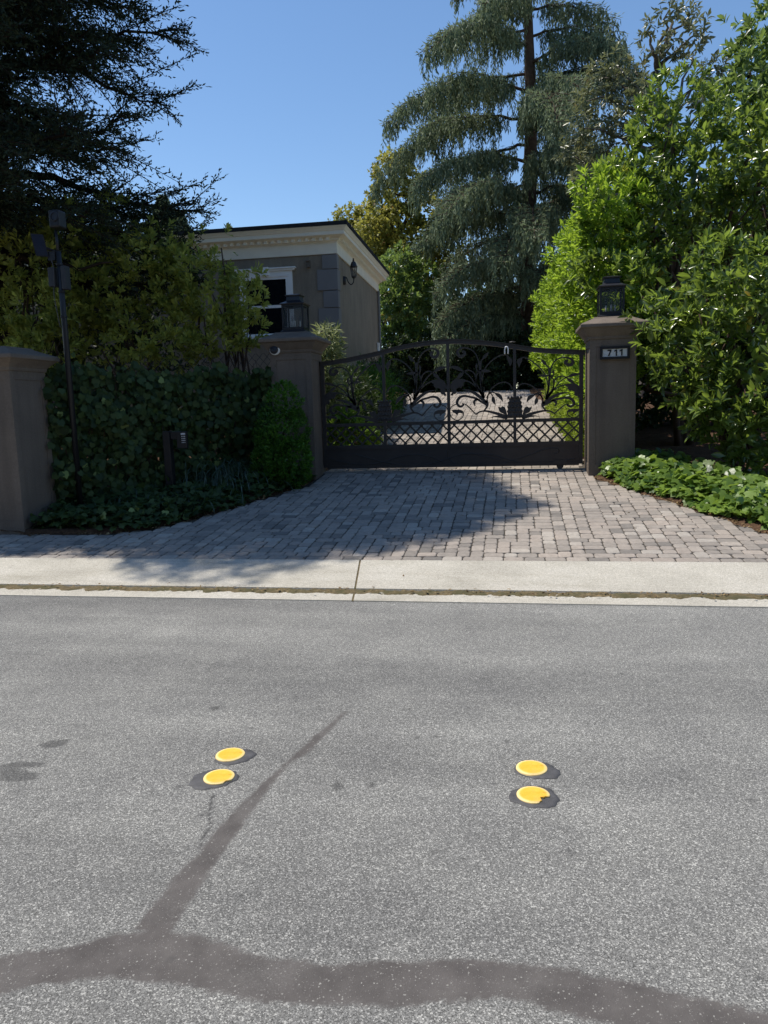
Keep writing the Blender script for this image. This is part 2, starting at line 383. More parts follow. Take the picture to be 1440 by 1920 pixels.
for xa, xb in ((L0, ja), (jb, R0)):
    for (y0, y1, z0, z1) in [(APRON0, APRON0+.012, -.02, .022), (APRON0+.012, PAVE0-.014, .022, float(gz(PAVE0))+.004), (PAVE0-.014, PAVE0-.006, float(gz(PAVE0))+.004, .04)]: slab(g2, xa, xb, y0, y1, z0, z1, 1)
tag(g2.build('concrete_apron', M['concrete']), kind='structure')
rg = np.random.default_rng(21)
xs = np.arange(-7, 5, .02)
def mossz(X, Y):
    Q = np.stack([X, Y], 1); e = np.abs((Y-(KERB+.262)-.022*vnoise(Q, 35, 1.7)-.012*vnoise(Q, 36, 6))/.075)
    return .020-.012*e**3+.006*vnoise(Q, 31, 3)+.005*vnoise(Q, 32, 11)+.003*rg.normal(size=len(X))
o = grid('moss_strip', xs, np.linspace(KERB+.13, APRON0+.02, 16), mossz, M['moss']); tag(o, kind='stuff')
jm = MB(); jm.add([(jx(KERB)-.01, KERB, .0055), (jx(KERB)+.014, KERB, .0055), (jx(5.82)+.014, 5.82, .009), (jx(5.82)-.01, 5.82, .009)], [(0, 1, 2, 3)]); jm.add([(jx(5.9)-.01, 5.9, .017), (jx(5.9)+.014, 5.9, .017), (jx(6.73)+.014, 6.73, .082), (jx(6.73)-.01, 6.73, .082)], [(0, 1, 2, 3)])
tag(jm.build('joint_dirt', M['moss']), kind='structure')

# ---- pavers: real stones, random ashlar of 22x15, 15x22 and 15x15
def paving(name, x0, x1, y0, y1, inside, seed, first_row=True):
    r = np.random.default_rng(seed); u = .0625; gap = .0080
    nx, ny = int((x1-x0)/u), int((y1-y0)/u); occ = np.zeros((ny, nx), bool); st = []
    opts = [(3, 2)]*5+[(2, 3)]*3+[(2, 2)]*4
    for j in range(ny):
        for i in range(nx):
            if occ[j, i]: continue
            order = list(r.permutation(len(opts)))
            if first_row and j == 0: order = [0, 8]
            for q in list(order)+[-1]:
                wq, hq = opts[q] if q >= 0 else (1, 2)
                if i+wq <= nx and j+hq <= ny and not occ[j:j+hq, i:i+wq].any():
                    # never leave a one-cell sliver
                    if q >= 0 and i+wq < nx-1 and not occ[j, i+wq] and occ[j, i+wq+1] : continue
                    occ[j:j+hq, i:i+wq] = True; st.append((x0+i*u, y0+j*u, wq*u, hq*u)); break
            else: occ[j, i] = True
    V = []; F8 = []; F4 = []; T = []
    for (x, y, wq, hq) in st:
        cx, cy = x+wq/2, y+hq/2
        if not inside(cx, cy): continue
        hx, hy = wq/2-gap/2, hq/2-gap/2; c = .018
        jit = r.normal(0, .0022, 2); an = r.normal(0, .012); dz = r.normal(0, .0016); tl = r.normal(0, .008, 2)
        tint = np.clip(r.normal(.55, .27), 0, 1)
        b = len(V)
        for (ins, zz) in ((0, -.020), (0, -.005), (.007, 0)):
            a, bb, cc = hx-ins, hy-ins, c-ins*.4
            for (px, py) in ((-a+cc, -bb), (a-cc, -bb), (a, -bb+cc), (a, bb-cc), (a-cc, bb), (-a+cc, bb), (-a, bb-cc), (-a, -bb+cc)):
                qx = px+r.normal(0, .0014)-py*an; qy = py+r.normal(0, .0014)+px*an
                V.append((cx+jit[0]+qx, cy+jit[1]+qy, float(gz(cy+qy))+zz+dz+tl[0]*px+tl[1]*py)); T.append(tint)
        F8.append(tuple(b+16+k for k in range(8)))
        for L in (0, 8): F4 += [(b+L+k, b+L+(k+1) % 8, b+L+8+(k+1) % 8, b+L+8+k) for k in range(8)]
    o = mesh(name, V, F8+F4, M['paver'], attrs=dict(tint=T)); return tag(o, kind='structure')
def in_front(x, y): 
    if y > GATE_Y-.02: return False
    if y < 7.66: lx = -7.5
    else: lx = curve_x(LCURVE[2:], y)
    return x > lx+.02 and x < curve_x(RCURVE, y)+.03
paving('driveway_paving', -7.6, 4.4, PAVE0, GATE_Y, in_front, 1)
paving('inner_driveway_paving', -3.8, 1.4, GATE_Y+.03, FAR_Y, lambda x, y: curve_x(LCURVE[5:], y) < x < curve_x(RCURVE, y), 2, False)
grid('paving_sand', np.array([-9, -6, -4, -3, -2, -1, 0, 1, 2, 5.]), np.linspace(PAVE0-.005, FAR_Y, 60), lambda X, Y: gz(Y)-.011, M['grout'])

# planting beds, a few cm above the paving, rough
def bed(name, xl, xr, y0, y1, z=.03, seed=1):
    ys = np.arange(y0, y1, .05); us = np.linspace(0, 1, 36); U, Y = np.meshgrid(us, ys)
    a, b = xl(Y), xr(Y); X = a+(b-a)*U; edge = np.minimum(np.minimum(U*(b-a), (1-U)*(b-a))/.25, 1)
    Q = np.stack([X.ravel(), Y.ravel()], 1)
    Z = gz(Y.ravel())-.015+z*edge.ravel()+.012*vnoise(Q, seed, 2)+.010*vnoise(Q, seed+1, 7)
    nx, ny = len(us), len(ys); i = (np.arange(ny-1)[:, None]*nx+np.arange(nx-1)[None]).ravel()
    return tag(mesh(name, np.stack([X.ravel(), Y.ravel(), Z], 1), np.stack([i, i+1, i+nx+1, i+nx], 1), M['soil'], smooth=True), kind='structure')
bed('planting_bed', lambda Y: np.full_like(Y, -9.), lambda Y: curve_x(LCURVE[1:], Y), 7.62, 11.0, .06, 1)
bed('planting_bed', lambda Y: curve_x(RCURVE, Y), lambda Y: np.full_like(Y, 7.), 6.95, 11.6, .07, 3)
bed('planting_bed', lambda Y: np.full_like(Y, -9.), lambda Y: curve_x(LCURVE[7:], Y), 11.0, 25.2, .08, 5)
bed('planting_bed', lambda Y: curve_x(RCURVE, Y), lambda Y: np.full_like(Y, 7.), 11.6, 25.2, .06, 7)

# ------------------------------------------------------------------ leaves
def nrm(a): return a/(np.linalg.norm(a, axis=-1, keepdims=True)+1e-9)
TPL = {
 'oval': (np.array([(0, 0, 0), (-.5, .42, .10), (.5, .42, .10), (0, .48, 0), (0, 1, -.10), (-.36, .75, .03), (.36, .75, .03)]), np.array([(0, 3, 1), (0, 2, 3), (1, 3, 5), (3, 2, 6), (5, 3, 4), (3, 6, 4)])),
 'obov': (np.array([(0, 0, 0), (-.22, .3, .04), (.22, .3, .04), (-.5, .72, .09), (.5, .72, .09), (0, .6, 0), (0, 1, -.06)]), np.array([(0, 5, 1), (0, 2, 5), (1, 5, 3), (2, 4, 5), (3, 5, 6), (5, 4, 6)])),
 'dia': (np.array([(0, 0, 0), (-.5, .5, .05), (0, 1, -.05), (.5, .5, .05)]), np.array([(0, 3, 2, 1)])),
 'blade': (np.array([(-.5, 0, 0), (.5, 0, 0), (.35, .6, .0), (0, 1, -.04), (-.35, .6, 0)]), np.array([(0, 1, 2, 4), (4, 2, 3, 3)])),
 'ivy': (np.array([(0, .25, .0), (0, 0, 0), (-.30, -.10, -.02), (-.55, .10, -.05), (-.47, .34, .0), (-.48, .60, -.05), (-.27, .68, .01), (0, 1, -.12), (.27, .68, .01), (.48, .60, -.05), (.47, .34, .0), (.55, .10, -.05), (.30, -.10, -.02)]),
         np.array([(0, k, k+1) if k < 12 else (0, 12, 1) for k in range(1, 13)])),
}
TPL['blade'] = (TPL['dia'][0], TPL['dia'][1])
def leaf_arrays(P, D, N, L, W, tpl='oval'):
    tv, tf = TPL[tpl]; n = len(P); D = nrm(D); Sx = nrm(np.cross(D, N)); N2 = np.cross(Sx, D)
    L = np.broadcast_to(L, (n,)); W = np.broadcast_to(W, (n,))
    V = P[:, None]+tv[None, :, 0, None]*(W[:, None, None]*Sx[:, None])+tv[None, :, 1, None]*(L[:, None, None]*D[:, None])+tv[None, :, 2, None]*(L[:, None, None]*N2[:, None])
    F = (tf[None]+(np.arange(n)*len(tv))[:, None, None]).reshape(-1, tf.shape[1])
    return V.reshape(-1, 3), F
def leaf_mesh(name, parts, m, parent, rng, tint=None):
    """parts: list of (P, D, N, L, W, tpl) all of one template"""
    P, D, N = [np.concatenate([q[k] for q in parts]) for k in range(3)]
    L, W = [np.concatenate([np.broadcast_to(q[k], (len(q[0]),)) for q in parts]) for k in (3, 4)]
    tpl = parts[0][5]; V, F = leaf_arrays(P, D, N, L, W, tpl)
    tt = np.clip(rng.normal(.45, .24, len(P)), 0, 1) if tint is None else tint(P)
    return mesh(name, V, F, m, parent, attrs=dict(tint=np.repeat(tt, len(TPL[tpl][0]))))
def shoots(rng, P, D, k, L, W, tpl='oval', lo=.35, hi=1.25, stem=.08, droop=0.):
    D = nrm(D); n = len(P); A = nrm(np.cross(D, rng.normal(size=(n, 3)))); B = np.cross(D, A); out = []
    ph0 = rng.random(n)*6.28
    for j in range(k):
        f = j/max(1, k-1); phi = ph0+j*2.4+rng.normal(0, .25, n); tl = lo+(hi-lo)*(1-f)+rng.normal(0, .15, n)
        rad = A*np.cos(phi)[:, None]+B*np.sin(phi)[:, None]
        d = D*np.cos(tl)[:, None]+rad*np.sin(tl)[:, None]; d[:, 2] -= droop; d = nrm(d)
        base = P+D*(stem*(f-1))
        nn = D-np.sum(D*d, 1)[:, None]*d+rng.normal(0, .25, (n, 3))
        s = rng.uniform(.7, 1.15, n); out.append((base, d, nn, L*s, W*s*rng.uniform(.85, 1.15, n), tpl))
    return out
def lobe_pts(rng, lobes, dens, shell=(.88, 1.06), cut=.82, back=.45, flat=1.):
    """points and normals over the outside of a union of ellipsoids (cx, cy, cz, r) or (cx, cy, cz, rx, ry, rz)"""
    Ls = np.array([l if len(l) == 6 else (l[0], l[1], l[2], l[3], l[3], l[3]*flat) for l in lobes], float); Po, No = [], []
    for i, l in enumerate(Ls):
        c, r = l[:3], l[3:]; n = int(dens*4*math.pi*(r[0]*r[1]*r[2])**(2/3))
        u = nrm(rng.normal(size=(n, 3))); p = c+r*u*rng.uniform(shell[0], shell[1], n)[:, None]; nn = nrm(u/r)
        keep = np.ones(n, bool)
        for k, q in enumerate(Ls):
            if k != i: keep &= (((p-q[:3])/q[3:])**2).sum(1) > cut**2
        tocam = nrm(np.array([0, 0, H])-p); keep &= ((nn*tocam).sum(1) > -.15) | (rng.random(n) < back)
        Po.append(p[keep]); No.append(nn[keep])
    return np.concatenate(Po), np.concatenate(No)
def lobe_fill(rng, lobes, dens, rmax=.85):
    Po = []
    for l in lobes:
        r = np.array(l[3:] if len(l) == 6 else (l[3],)*3); n = int(dens*4.19*r.prod())
        Po.append(np.array(l[:3])+r*nrm(rng.normal(size=(n, 3)))*(rmax*rng.random(n)**.45)[:, None])
    return np.concatenate(Po)
def limb(a, b, rng, sag=.1, n=6):
    a, b = np.array(a, float), np.array(b, float); t = np.linspace(0, 1, n)[:, None]; L = np.linalg.norm(b-a)
    p = a+(b-a)*t; p[1:-1] += rng.normal(0, .035*L, (n-2, 3)); p[:, 2] += sag*L*np.sin(t[:, 0]*math.pi); return p
def px_lobes(lst): return [tuple(at(x, y, Y))+(r,) for (x, y, Y, r) in lst]
def subdivide_lobes(rng, lobes, k=5, f=.55, off=.62):
    """break each lobe into smaller bumps so the outline is uneven"""
    out = []
    for l in lobes:
        r = l[3]; out.append((l[0], l[1], l[2], r*.72))
        for _ in range(k):
            u = nrm(rng.normal(size=3)); s = r*f*rng.uniform(.7, 1.15); c = np.array(l[:3])+u*r*off; out.append((c[0], c[1], c[2], s))
    return out

LM = {
 'laurel': leafmat('laurel_leaf', (.020, .045, .013), (.185, .255, .060), (.55, .76, .09), .36, .24, .6, odd=(.34, .26, .04)),
 'hedge': leafmat('hedge_leaf', (.085, .155, .022), (.29, .42, .05), (.68, .92, .07), .46, .38, .4),
 'box': leafmat('small_box_leaf', (.10, .16, .02), (.27, .34, .045), (.60, .75, .07), .45, .4, .35),
 'pitto': leafmat('pittosporum_leaf', (.070, .105, .026), (.44, .46, .10), (.70, .76, .13), .42, .42, .35),
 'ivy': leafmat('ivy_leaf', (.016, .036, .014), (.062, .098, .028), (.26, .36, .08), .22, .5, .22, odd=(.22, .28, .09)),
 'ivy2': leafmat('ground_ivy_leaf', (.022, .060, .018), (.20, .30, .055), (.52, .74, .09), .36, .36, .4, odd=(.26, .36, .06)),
 'round': leafmat('round_shrub_leaf', (.026, .085, .012), (.105, .235, .026), (.28, .54, .05), .3, .4, .4),
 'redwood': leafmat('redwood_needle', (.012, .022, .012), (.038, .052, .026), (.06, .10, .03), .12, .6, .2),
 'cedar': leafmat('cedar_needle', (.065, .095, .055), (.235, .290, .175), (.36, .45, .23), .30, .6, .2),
 'maple': leafmat('gold_green_leaf', (.12, .13, .026), (.36, .34, .07), (.60, .58, .11), .42, .45, .3, odd=(.30, .13, .04)),
 'magnolia': leafmat('olive_leaf', (.075, .088, .045), (.27, .28, .16), (.36, .40, .14), .25, .35, .4, odd=(.30, .22, .08)),
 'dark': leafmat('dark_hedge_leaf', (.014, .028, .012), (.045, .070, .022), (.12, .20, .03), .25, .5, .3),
 'blue': leafmat('blue_green_leaf', (.040, .078, .026), (.20, .28, .085), (.46, .64, .12), .35, .35, .45),
 'strap': leafmat('strap_leaf', (.030, .058, .040), (.085, .125, .082), (.18, .28, .12), .2, .4, .4),
 'bamboo': leafmat('lance_leaf', (.09, .13, .04), (.36, .40, .20), (.55, .60, .24), .35, .45, .3, odd=(.36, .30, .18)),
 'broad': leafmat('broad_leaf', (.05, .11, .015), (.18, .28, .035), (.42, .62, .06), .4, .4, .35),
 'dead': leafmat('dead_leaf', (.10, .055, .025), (.36, .26, .13), (.3, .2, .1), .15, .7, .2),
}
UP = np.array([0, 0, 1.0])
def shrub(name, label, cat, base, lobes, m, seed, dens=60, k=8, L=.11, W=.04, tpl='oval', group=None, up=.5, fill=60, stems=4, bark='bark', push=.08, lo=.35, hi=1.25, sub=5, rad=.03, crown='crown', trunk='trunk', back=.45, droop=0., stem=.08, gaps=0.):
    rng = np.random.default_rng(seed); root = thing(name, label, cat, tuple(base), group)
    lb = subdivide_lobes(rng, lobes, sub) if sub else lobes
    P, N = lobe_pts(rng, lb, dens, back=back)
    if gaps:
        g_ = vnoise(P, seed+1, .75)+.6*vnoise(P, seed+2, 1.9); k_ = g_ > gaps; P, N = P[k_], N[k_]
    D = N+UP*up+rng.normal(0, .35, P.shape); P = P+nrm(D)*(np.abs(rng.normal(0, push, len(P)))+(push*1.6 if gaps else 0)*np.clip(vnoise(P, seed+3, .9), 0, 1))[:, None]
    parts = shoots(rng, P, D, k, L, W, tpl, lo, hi, droop=droop, stem=stem)
    if fill:
        Q = lobe_fill(rng, lobes, fill); n = len(Q); parts.append((Q, rng.normal(size=(n, 3)), rng.normal(size=(n, 3)), L*1.25, W*1.7, tpl))
    leaf_mesh(crown, parts, m, root, rng, tint=lambda Q: np.clip(rng.normal(.40, .22, len(Q))+.28*vnoise(Q, seed+5, 1.3)+.12*vnoise(Q, seed+6, 4), 0, 1))
    tb = MB(); lo_ = sorted(lobes, key=lambda l: l[2])
    for q in range(stems):
        l = lo_[int(len(lo_)*(q+.5)/stems)]; b = np.array(base)+np.array([rng.normal(0, .08), rng.normal(0, .08), -.05])
        tb.tube(limb(b, l[:3], rng, .05, 7), np.linspace(rad, rad*.35, 7), 7)
        for l2 in lo_[q::stems]:
            tb.tube(limb(np.array(l[:3])*.5+b*.5+0, l2[:3], rng, .06, 5), np.linspace(rad*.5, rad*.15, 5), 5)
    tb.build(trunk, M[bark], root, smooth=True); return root
def gp(x, y): return (x, y, float(gz(y)))

# ================================================================== the house behind
HA = R_(1.2)                                        # the house stands a touch askew to the street
HC = at(629.5, 474, 16.0)[:2]                       # its near right corner
def hx(u, v, z): return (HC[0]+u*math.cos(HA)-v*math.sin(HA), HC[1]+u*math.sin(HA)+v*math.cos(HA), z)   # u along the front, v to the back
class HB(MB):
    def box(s, u0, u1, v0, v1, z0, z1):
        b = len(s.V); MB.box(s, u0, u1, v0, v1, z0, z1); s.V[b:] = [hx(*q) for q in s.V[b:]]; return s
house = thing('house', 'brown stucco house with cream dentil cornice and flat dark roof behind the shrubs', 'house', hx(0, 0, float(gz(16))))
ZW, DEP, LEN = 4.76, 5.6, 7.5
HB().box(-LEN, 0, 0, DEP, .8, ZW+.35).build('wall', M['house'], house)
# cornice: frieze, bed mould, dentils, crown, running round front and right side
prof = [(.004, ZW-.02), (.035, ZW-.02), (.035, ZW+.20), (.05, ZW+.215), (.05, ZW+.225), (.09, ZW+.25), (.09, ZW+.275), (.20, ZW+.315), (.235, ZW+.325), (.235, ZW+.40), (.25, ZW+.405), (.27, ZW+.44), (.30, ZW+.475), (.30, ZW+.49), (.0, ZW+.49)]
cb = MB()
vs = []
for o, z in prof: vs += [hx(-LEN, -o, z), hx(o, -o, z), hx(o, DEP+o, z), hx(-LEN, DEP+o, z)]
fs = []
for i in range(len(prof)-1):
    for k in range(3): fs.append((i*4+k, i*4+k+1, i*4+k+5, i*4+k+4))
cb.add(vs, fs)
db = HB()
for k in range(int(LEN/.15)): db.box(-.10-k*.15-.07, -.10-k*.15, -.145, -.08, ZW+.235, ZW+.30)
for k in range(int(DEP/.15)): db.box(.08, .145, .10+k*.15, .17+k*.15, ZW+.235, ZW+.30)
cb.add(db.V, db.F); cb.build('cornice', M['white'], house)
HB().box(-LEN-.05, .32, -.32, DEP+.32, ZW+.492, ZW+.57).build('roof', M['roof'], house)
# quoins: long and short blocks alternate on both faces of the corner
z = .9; k = 0; zt = ZW-.03
qs = []
z = zt
while z > .9:
    hgt = .36 if k % 2 == 0 else .44
    if k == 0: hgt = .30
    qs.append((z-hgt, z, k % 2)); z -= hgt; k += 1
for (z0, z1, big) in qs:
    wq = .42 if big else .30
    o = HB().box(-wq, .03, -.035, .16 if not big else .24, z0+.006, z1-.006).build('quoin', M['quoin'], house, bevel=.008)
# window with crown head
wl, wr, wz0, wz1 = -2.05, -1.06, 3.10, 4.33
wf = HB()
wf.box(wl-.10, wr+.10, -.05, -.002, wz1, wz1+.12); wf.box(wl-.16, wr+.16, -.085, -.003, wz1+.12, wz1+.155); wf.box(wl-.19, wr+.19, -.11, -.004, wz1+.155, wz1+.185)
wf.box(wl-.10, wl, -.05, -.002, wz0, wz1); wf.box(wr, wr+.10, -.05, -.002, wz0, wz1); wf.box(wl-.14, wr+.14, -.09, -.003, wz0-.09, wz0)
wb = wf.build('window', M['white2'], house, bevel=.004)
wsash = HB()
for a, b in ((wz0, wz0+.05), ((wz0+wz1)/2-.03, (wz0+wz1)/2+.03), (wz1-.05, wz1)): wsash.box(wl+.05, wr-.05, -.035, -.004, a, b)
wsash.box(wl, wl+.05, -.035, -.004, wz0, wz1); wsash.box(wr-.05, wr, -.035, -.004, wz0, wz1)
wsash.build('frame', M['white2'], wb)
HB().box(wl+.02, wr-.02, -.018, -.006, wz0+.02, wz1-.02).build('pane', M['window'], wb)
wk = HB().box((wl+wr)/2-.09, (wl+wr)/2+.09, -.12, -.004, wz1+.03, wz1+.20).build('keystone', M['white2'], wb)
# downpipe at the far end of the side wall
q0, q1 = hx(.05, DEP-.12, .9), hx(.05, DEP-.12, ZW)
MB().tube([q0, q1], .035, 8).build('downpipe', M['quoin'], house)
HB().box(.02, .07, DEP-.45, DEP-.33, 3.05, 3.30).build('meter_box', M['white2'], house)
p1 = at(577, 495, 15.9); 
tb = MB(); c = at(578, 495, 15.93); tb.box(c[0]-.035, c[0]+.035, 15.9, 16.0, c[2]-.07, c[2]+.07); tb.box(c[0]-.045, c[0]+.045, 15.87, 15.93, c[2]+.05, c[2]+.075)
tag(tb.build('wall_sensor', M['palebark'], bevel=.006), 'small bronze box fixed high on the front wall of the house', 'sensor')

# carriage lamp on the side wall
lc = np.array(hx(.0, .72, 0)); lp = at(653, 500, lc[1]); lx_, ly_, lz_ = hx(.24, .72, 0)[0], lc[1], 4.40
wlamp = thing('wall_lantern', 'black carriage lantern on a curled arm on the side wall of the house', 'wall lamp', (lx_, ly_, lz_))
b = MB(); b.lathe((lx_-.232, ly_, lz_-.10), [(.0, -.09), (.05, -.085), (.05, .085), (0, .09)], 10)
b.tube(spline([(lx_-.22, ly_, lz_-.05), (lx_-.17, ly_, lz_-.04), (lx_-.14, ly_, lz_-.12), (lx_-.08, ly_, lz_-.19), (lx_-.02, ly_, lz_-.16), (lx_, ly_, lz_-.06)], 6), .012, 7)
b.build('bracket', M['black'], wlamp, smooth=True)
b = MB(); b.lathe((lx_, ly_, lz_), [(.02, -.07), (.045, -.05), (.055, -.03), (.055, -.02), (.0, -.018)], 8)
b.lathe((lx_, ly_, lz_), [(.085, .17), (.09, .185), (.075, .195), (.062, .245), (.042, .285), (.017, .30), (.026, .315), (.013, .33), (.019, .35), (0, .375)], 8)
for k in range(6):
    a = k*math.pi/3; b.tube([(lx_+.052*math.cos(a), ly_+.052*math.sin(a), lz_-.02), (lx_+.076*math.cos(a), ly_+.076*math.sin(a), lz_+.175)], .007, 5)
b.build('frame', M['black'], wlamp)
b = MB(); b.lathe((lx_, ly_, lz_), [(.046, -.015), (.070, .168)], 6); b.build('glass', M['glass'], wlamp)

# ================================================================== pillars
def pillar(name, label, cx, cy, h, z0, zs, zc, panels=True, top_flat=.24):
    """shaft half-width h, shaft top zs, cap edge zc; sunk panels on front and on the side towards the drive"""
    root = thing(name, label, 'pillar', (cx, cy, z0))
    b = MB(); z00 = z0-.15
    e = .010                                           # depth of the sunk panels
    b.box(cx-h+e, cx+h-e, cy-h+e, cy+h-e, z00, zs)
    st = .085
    for sx, sy in ((0, -1), (0, 1), (-1, 0), (1, 0)):  # raised frames round each sunk panel
        def fr(a0, a1, za, zb):
            if sy: y0, y1 = sorted((cy+sy*(h-e), cy+sy*h)); b.box(cx+a0, cx+a1, y0, y1, za, zb)
            else: x0, x1 = sorted((cx+sx*(h-e), cx+sx*h)); b.box(x0, x1, cy+a0, cy+a1, za, zb)
        q = h if sy else h-e
        fr(-q, -h+st, z00, zs); fr(h-st, q, z00, zs)
        fr(-h+st, h-st, z00, z0+.16); fr(-h+st, h-st, zs-.10, zs)
    b.build('shaft', M['stucco'], root)
    c = MB(); c.sqlathe(cx, cy, [(h+.012, zs-.004), (h+.020, zs+.02), (h+.020, zs+.035), (h+.05, zs+.07), (h+.10, zc-.055), (h+.13, zc-.04), (h+.13, zc), (h+.115, zc+.012), (top_flat+.02, zc+.085), (top_flat, zc+.105)])
    c.build('cap', M['stucco'], root, bevel=.006)
    return root
GZ = float(gz(10.64))
pillar('gate_pillar', 'brown stucco gate pillar bearing the house number and a lantern, beside the laurel hedge', 1.32, 10.95, .305, GZ, 2.32, 2.515)
pillar('gate_pillar', 'brown stucco gate pillar with round doorbell camera, between the ivy fence and the gate', -3.185, 10.95, .305, GZ, 2.32, 2.515)
pillar('street_pillar', 'brown stucco pillar without a lantern at the kerb side end of the ivy fence', -5.86, 7.95, .325, .17, 2.03, 2.20)

def lantern(label, cx, cy, z):
    root = thing('pillar_lantern', label, 'lantern', (cx, cy, z), 'lanterns on the gate pillars')
    h = .150
    b = MB(); b.sqlathe(cx, cy, [(h+.035, z), (h+.035, z+.02), (h+.012, z+.035), (h+.012, z+.055), (h-.005, z+.06)])
    for sx in (-1, 1):
        for sy in (-1, 1): b.box(cx+sx*h-.012, cx+sx*h+.012, cy+sy*h-.012, cy+sy*h+.012, z+.058, z+.40)
    for s_ in (-1, 1):
        b.box(cx-h+.012, cx+h-.012, cy+s_*h-.009, cy+s_*h+.009, z+.058, z+.075); b.box(cx-h+.012, cx+h-.012, cy+s_*h-.009, cy+s_*h+.009, z+.375, z+.40)
        b.box(cx+s_*h-.009, cx+s_*h+.009, cy-h+.012, cy+h-.012, z+.058, z+.075); b.box(cx+s_*h-.009, cx+s_*h+.009, cy-h+.012, cy+h-.012, z+.375, z+.40)
    b.build('frame', M['black'], root)
    b = MB(); b.sqlathe(cx, cy, [(h+.03, z+.401), (h+.035, z+.415), (h-.01, z+.435), (.105, z+.46), (.098, z+.52), (.115, z+.525), (.118, z+.54), (.06, z+.555)])
    b.build('roof', M['black'], root)
    b = MB()
    for s_ in (-1, 1):
        b.box(cx-h+.012, cx+h-.012, cy+s_*h-.002, cy+s_*h+.002, z+.075, z+.375); b.box(cx+s_*h-.002, cx+s_*h+.002, cy-h+.012, cy+h-.012, z+.075, z+.375)
    b.build('glass', M['glass'], root)
    for dx, dy in ((-.06, .02), (0, -.05), (.06, .02)):
        b = MB(); b.lathe((cx+dx, cy+dy, z+.055), [(.013, 0), (.013, .12)], 10); cd = b.build('candle', M['candle'], root, smooth=True)
        b = MB(); b.lathe((cx+dx, cy+dy, z+.176), [(.006, 0), (.016, .03), (.012, .06), (.0, .10)], 10); b.build('bulb', M['glass'], cd, smooth=True)
    return root
lantern('black lantern on the left gate pillar, in front of the house window', -3.17, 10.95, 2.62)
lantern('black lantern on the right gate pillar, half hidden in the laurel leaves', 1.32, 10.95, 2.62)

# house number sign
SY = 10.64
s0, s1 = at(1125, 650, SY), at(1180, 673, SY); x0, x1, z1, z0 = s0[0], s1[0], s0[2]-.005, s1[2]+.005
sg = thing('house_number_sign', 'black framed sign reading 711 on the front of the right gate pillar', 'sign', (x0, SY, z0))
b = MB(); f_ = .032
b.box(x0, x1, SY-.035, SY-.001, z0, z0+f_); b.box(x0, x1, SY-.035, SY-.001, z1-f_, z1); b.box(x0, x0+f_, SY-.035, SY-.001, z0+f_, z1-f_); b.box(x1-f_, x1, SY-.035, SY-.001, z0+f_, z1-f_)
b.build('frame', M['digit'], sg, bevel=.004)
MB().box(x0+f_, x1-f_, SY-.018, SY-.003, z0+f_, z1-f_).build('plate', M['plate'], sg)
W_, hh = x1-x0-2*f_, z1-z0-2*f_; zc0 = z0+f_+hh*.10; dh = hh*.80; cxs = [x0+f_+W_*q for q in (.28, .54, .76)]
b = MB(); c = cxs[0]; st = dh*.19
b.prism([(c-dh*.30, zc0+dh), (c+dh*.30, zc0+dh), (c+dh*.30, zc0+dh-st*.9), (c-dh*.02, zc0), (c-dh*.24, zc0), (c+dh*.07, zc0+dh-st), (c-dh*.30, zc0+dh-st)], SY-.026, SY-.0175); b.build('digit', M['digit'], sg)
for c in cxs[1:]:
    b = MB(); b.prism([(c-st*.1, zc0), (c+st, zc0), (c+st, zc0+dh), (c+st*.1, zc0+dh), (c-dh*.26, zc0+dh*.82), (c-dh*.26, zc0+dh*.64), (c-st*.1, zc0+dh*.78)], SY-.026, SY-.0175); b.build('digit', M['digit'], sg)

# round doorbell camera
bc = at(516, 656, 10.63)
db_ = thing('doorbell_camera', 'round white rimmed doorbell camera on the left gate pillar', 'camera', tuple(bc))
b = MB(); b.lathe((bc[0], 10.64, bc[2]), [(.076, .0), (.078, .03), (.070, .046), (.0, .046)], 32, 'Y'); b.build('rim', M['white2'], db_, smooth=False)
b = MB(); b.lathe((bc[0]-.006, 10.64, bc[2]), [(.062, .02), (.062, .052), (.05, .066), (.0, .068)], 32, 'Y'); b.build('face', M['black'], db_, smooth=True)
b = MB(); b.lathe((bc[0]-.006, 10.64, bc[2]+.012), [(.020, .05), (.020, .069), (.014, .074), (.0, .074)], 20, 'Y'); b.build('lens', M['greyplastic'], db_, smooth=True)

# ================================================================== the sliding gate
GY = GATE_Y
gate = thing('driveway_gate', 'wide black iron driveway gate with vine scrollwork and lattice above a solid panel', 'gate', (-.95, GY, float(gz(GY))))
def gp_(zx, zy, ox=830., oy=630., s=10.286):
    q = at(ox+zx/s, oy+zy/s, GY); return (q[0], q[2])
top = [gp_(x, y, 580, 600, 2.6667) for x, y in [(52, 223), (120, 214), (200, 201), (280, 184), (355, 167), (430, 147), (500, 132), (600, 117), (700, 110), (800, 112), (900, 119), (1022, 135), (1120, 150), (1200, 157), (1290, 161), (1378, 165)]]
topc = spline(top, 4)
def top_z(x): return float(np.interp(x, topc[:, 0], topc[:, 1]))
XL, XR = -2.868, .975
xc = (XL+XR)/2; bay = (XR-XL)/4; posts = [XL+.025, xc-bay, xc, xc+bay, XR-.025]
ZB, ZP, ZR = .585, .905, 1.245      # underside, top of the solid panel, centre of the mid rail
b = MB(); b.ribbon(topc, .055, GY, .05)
cap_ = topc.copy(); cap_[:, 1] += .033; b.ribbon(cap_, .012, GY, .075)
b.build('top_rail', M['iron'], gate)
for i, x in enumerate(posts):
    hw = .022 if 0 < i < 4 else .028
    MB().box(x-hw, x+hw, GY-.024, GY+.024, ZP+.03 if 0 < i < 4 else ZB+.02, top_z(x)-.02).build('post', M['iron'], gate)
MB().box(XL+.05, XR-.05, GY-.022, GY+.022, ZR-.024, ZR+.024).build('mid_rail', M['iron'], gate)
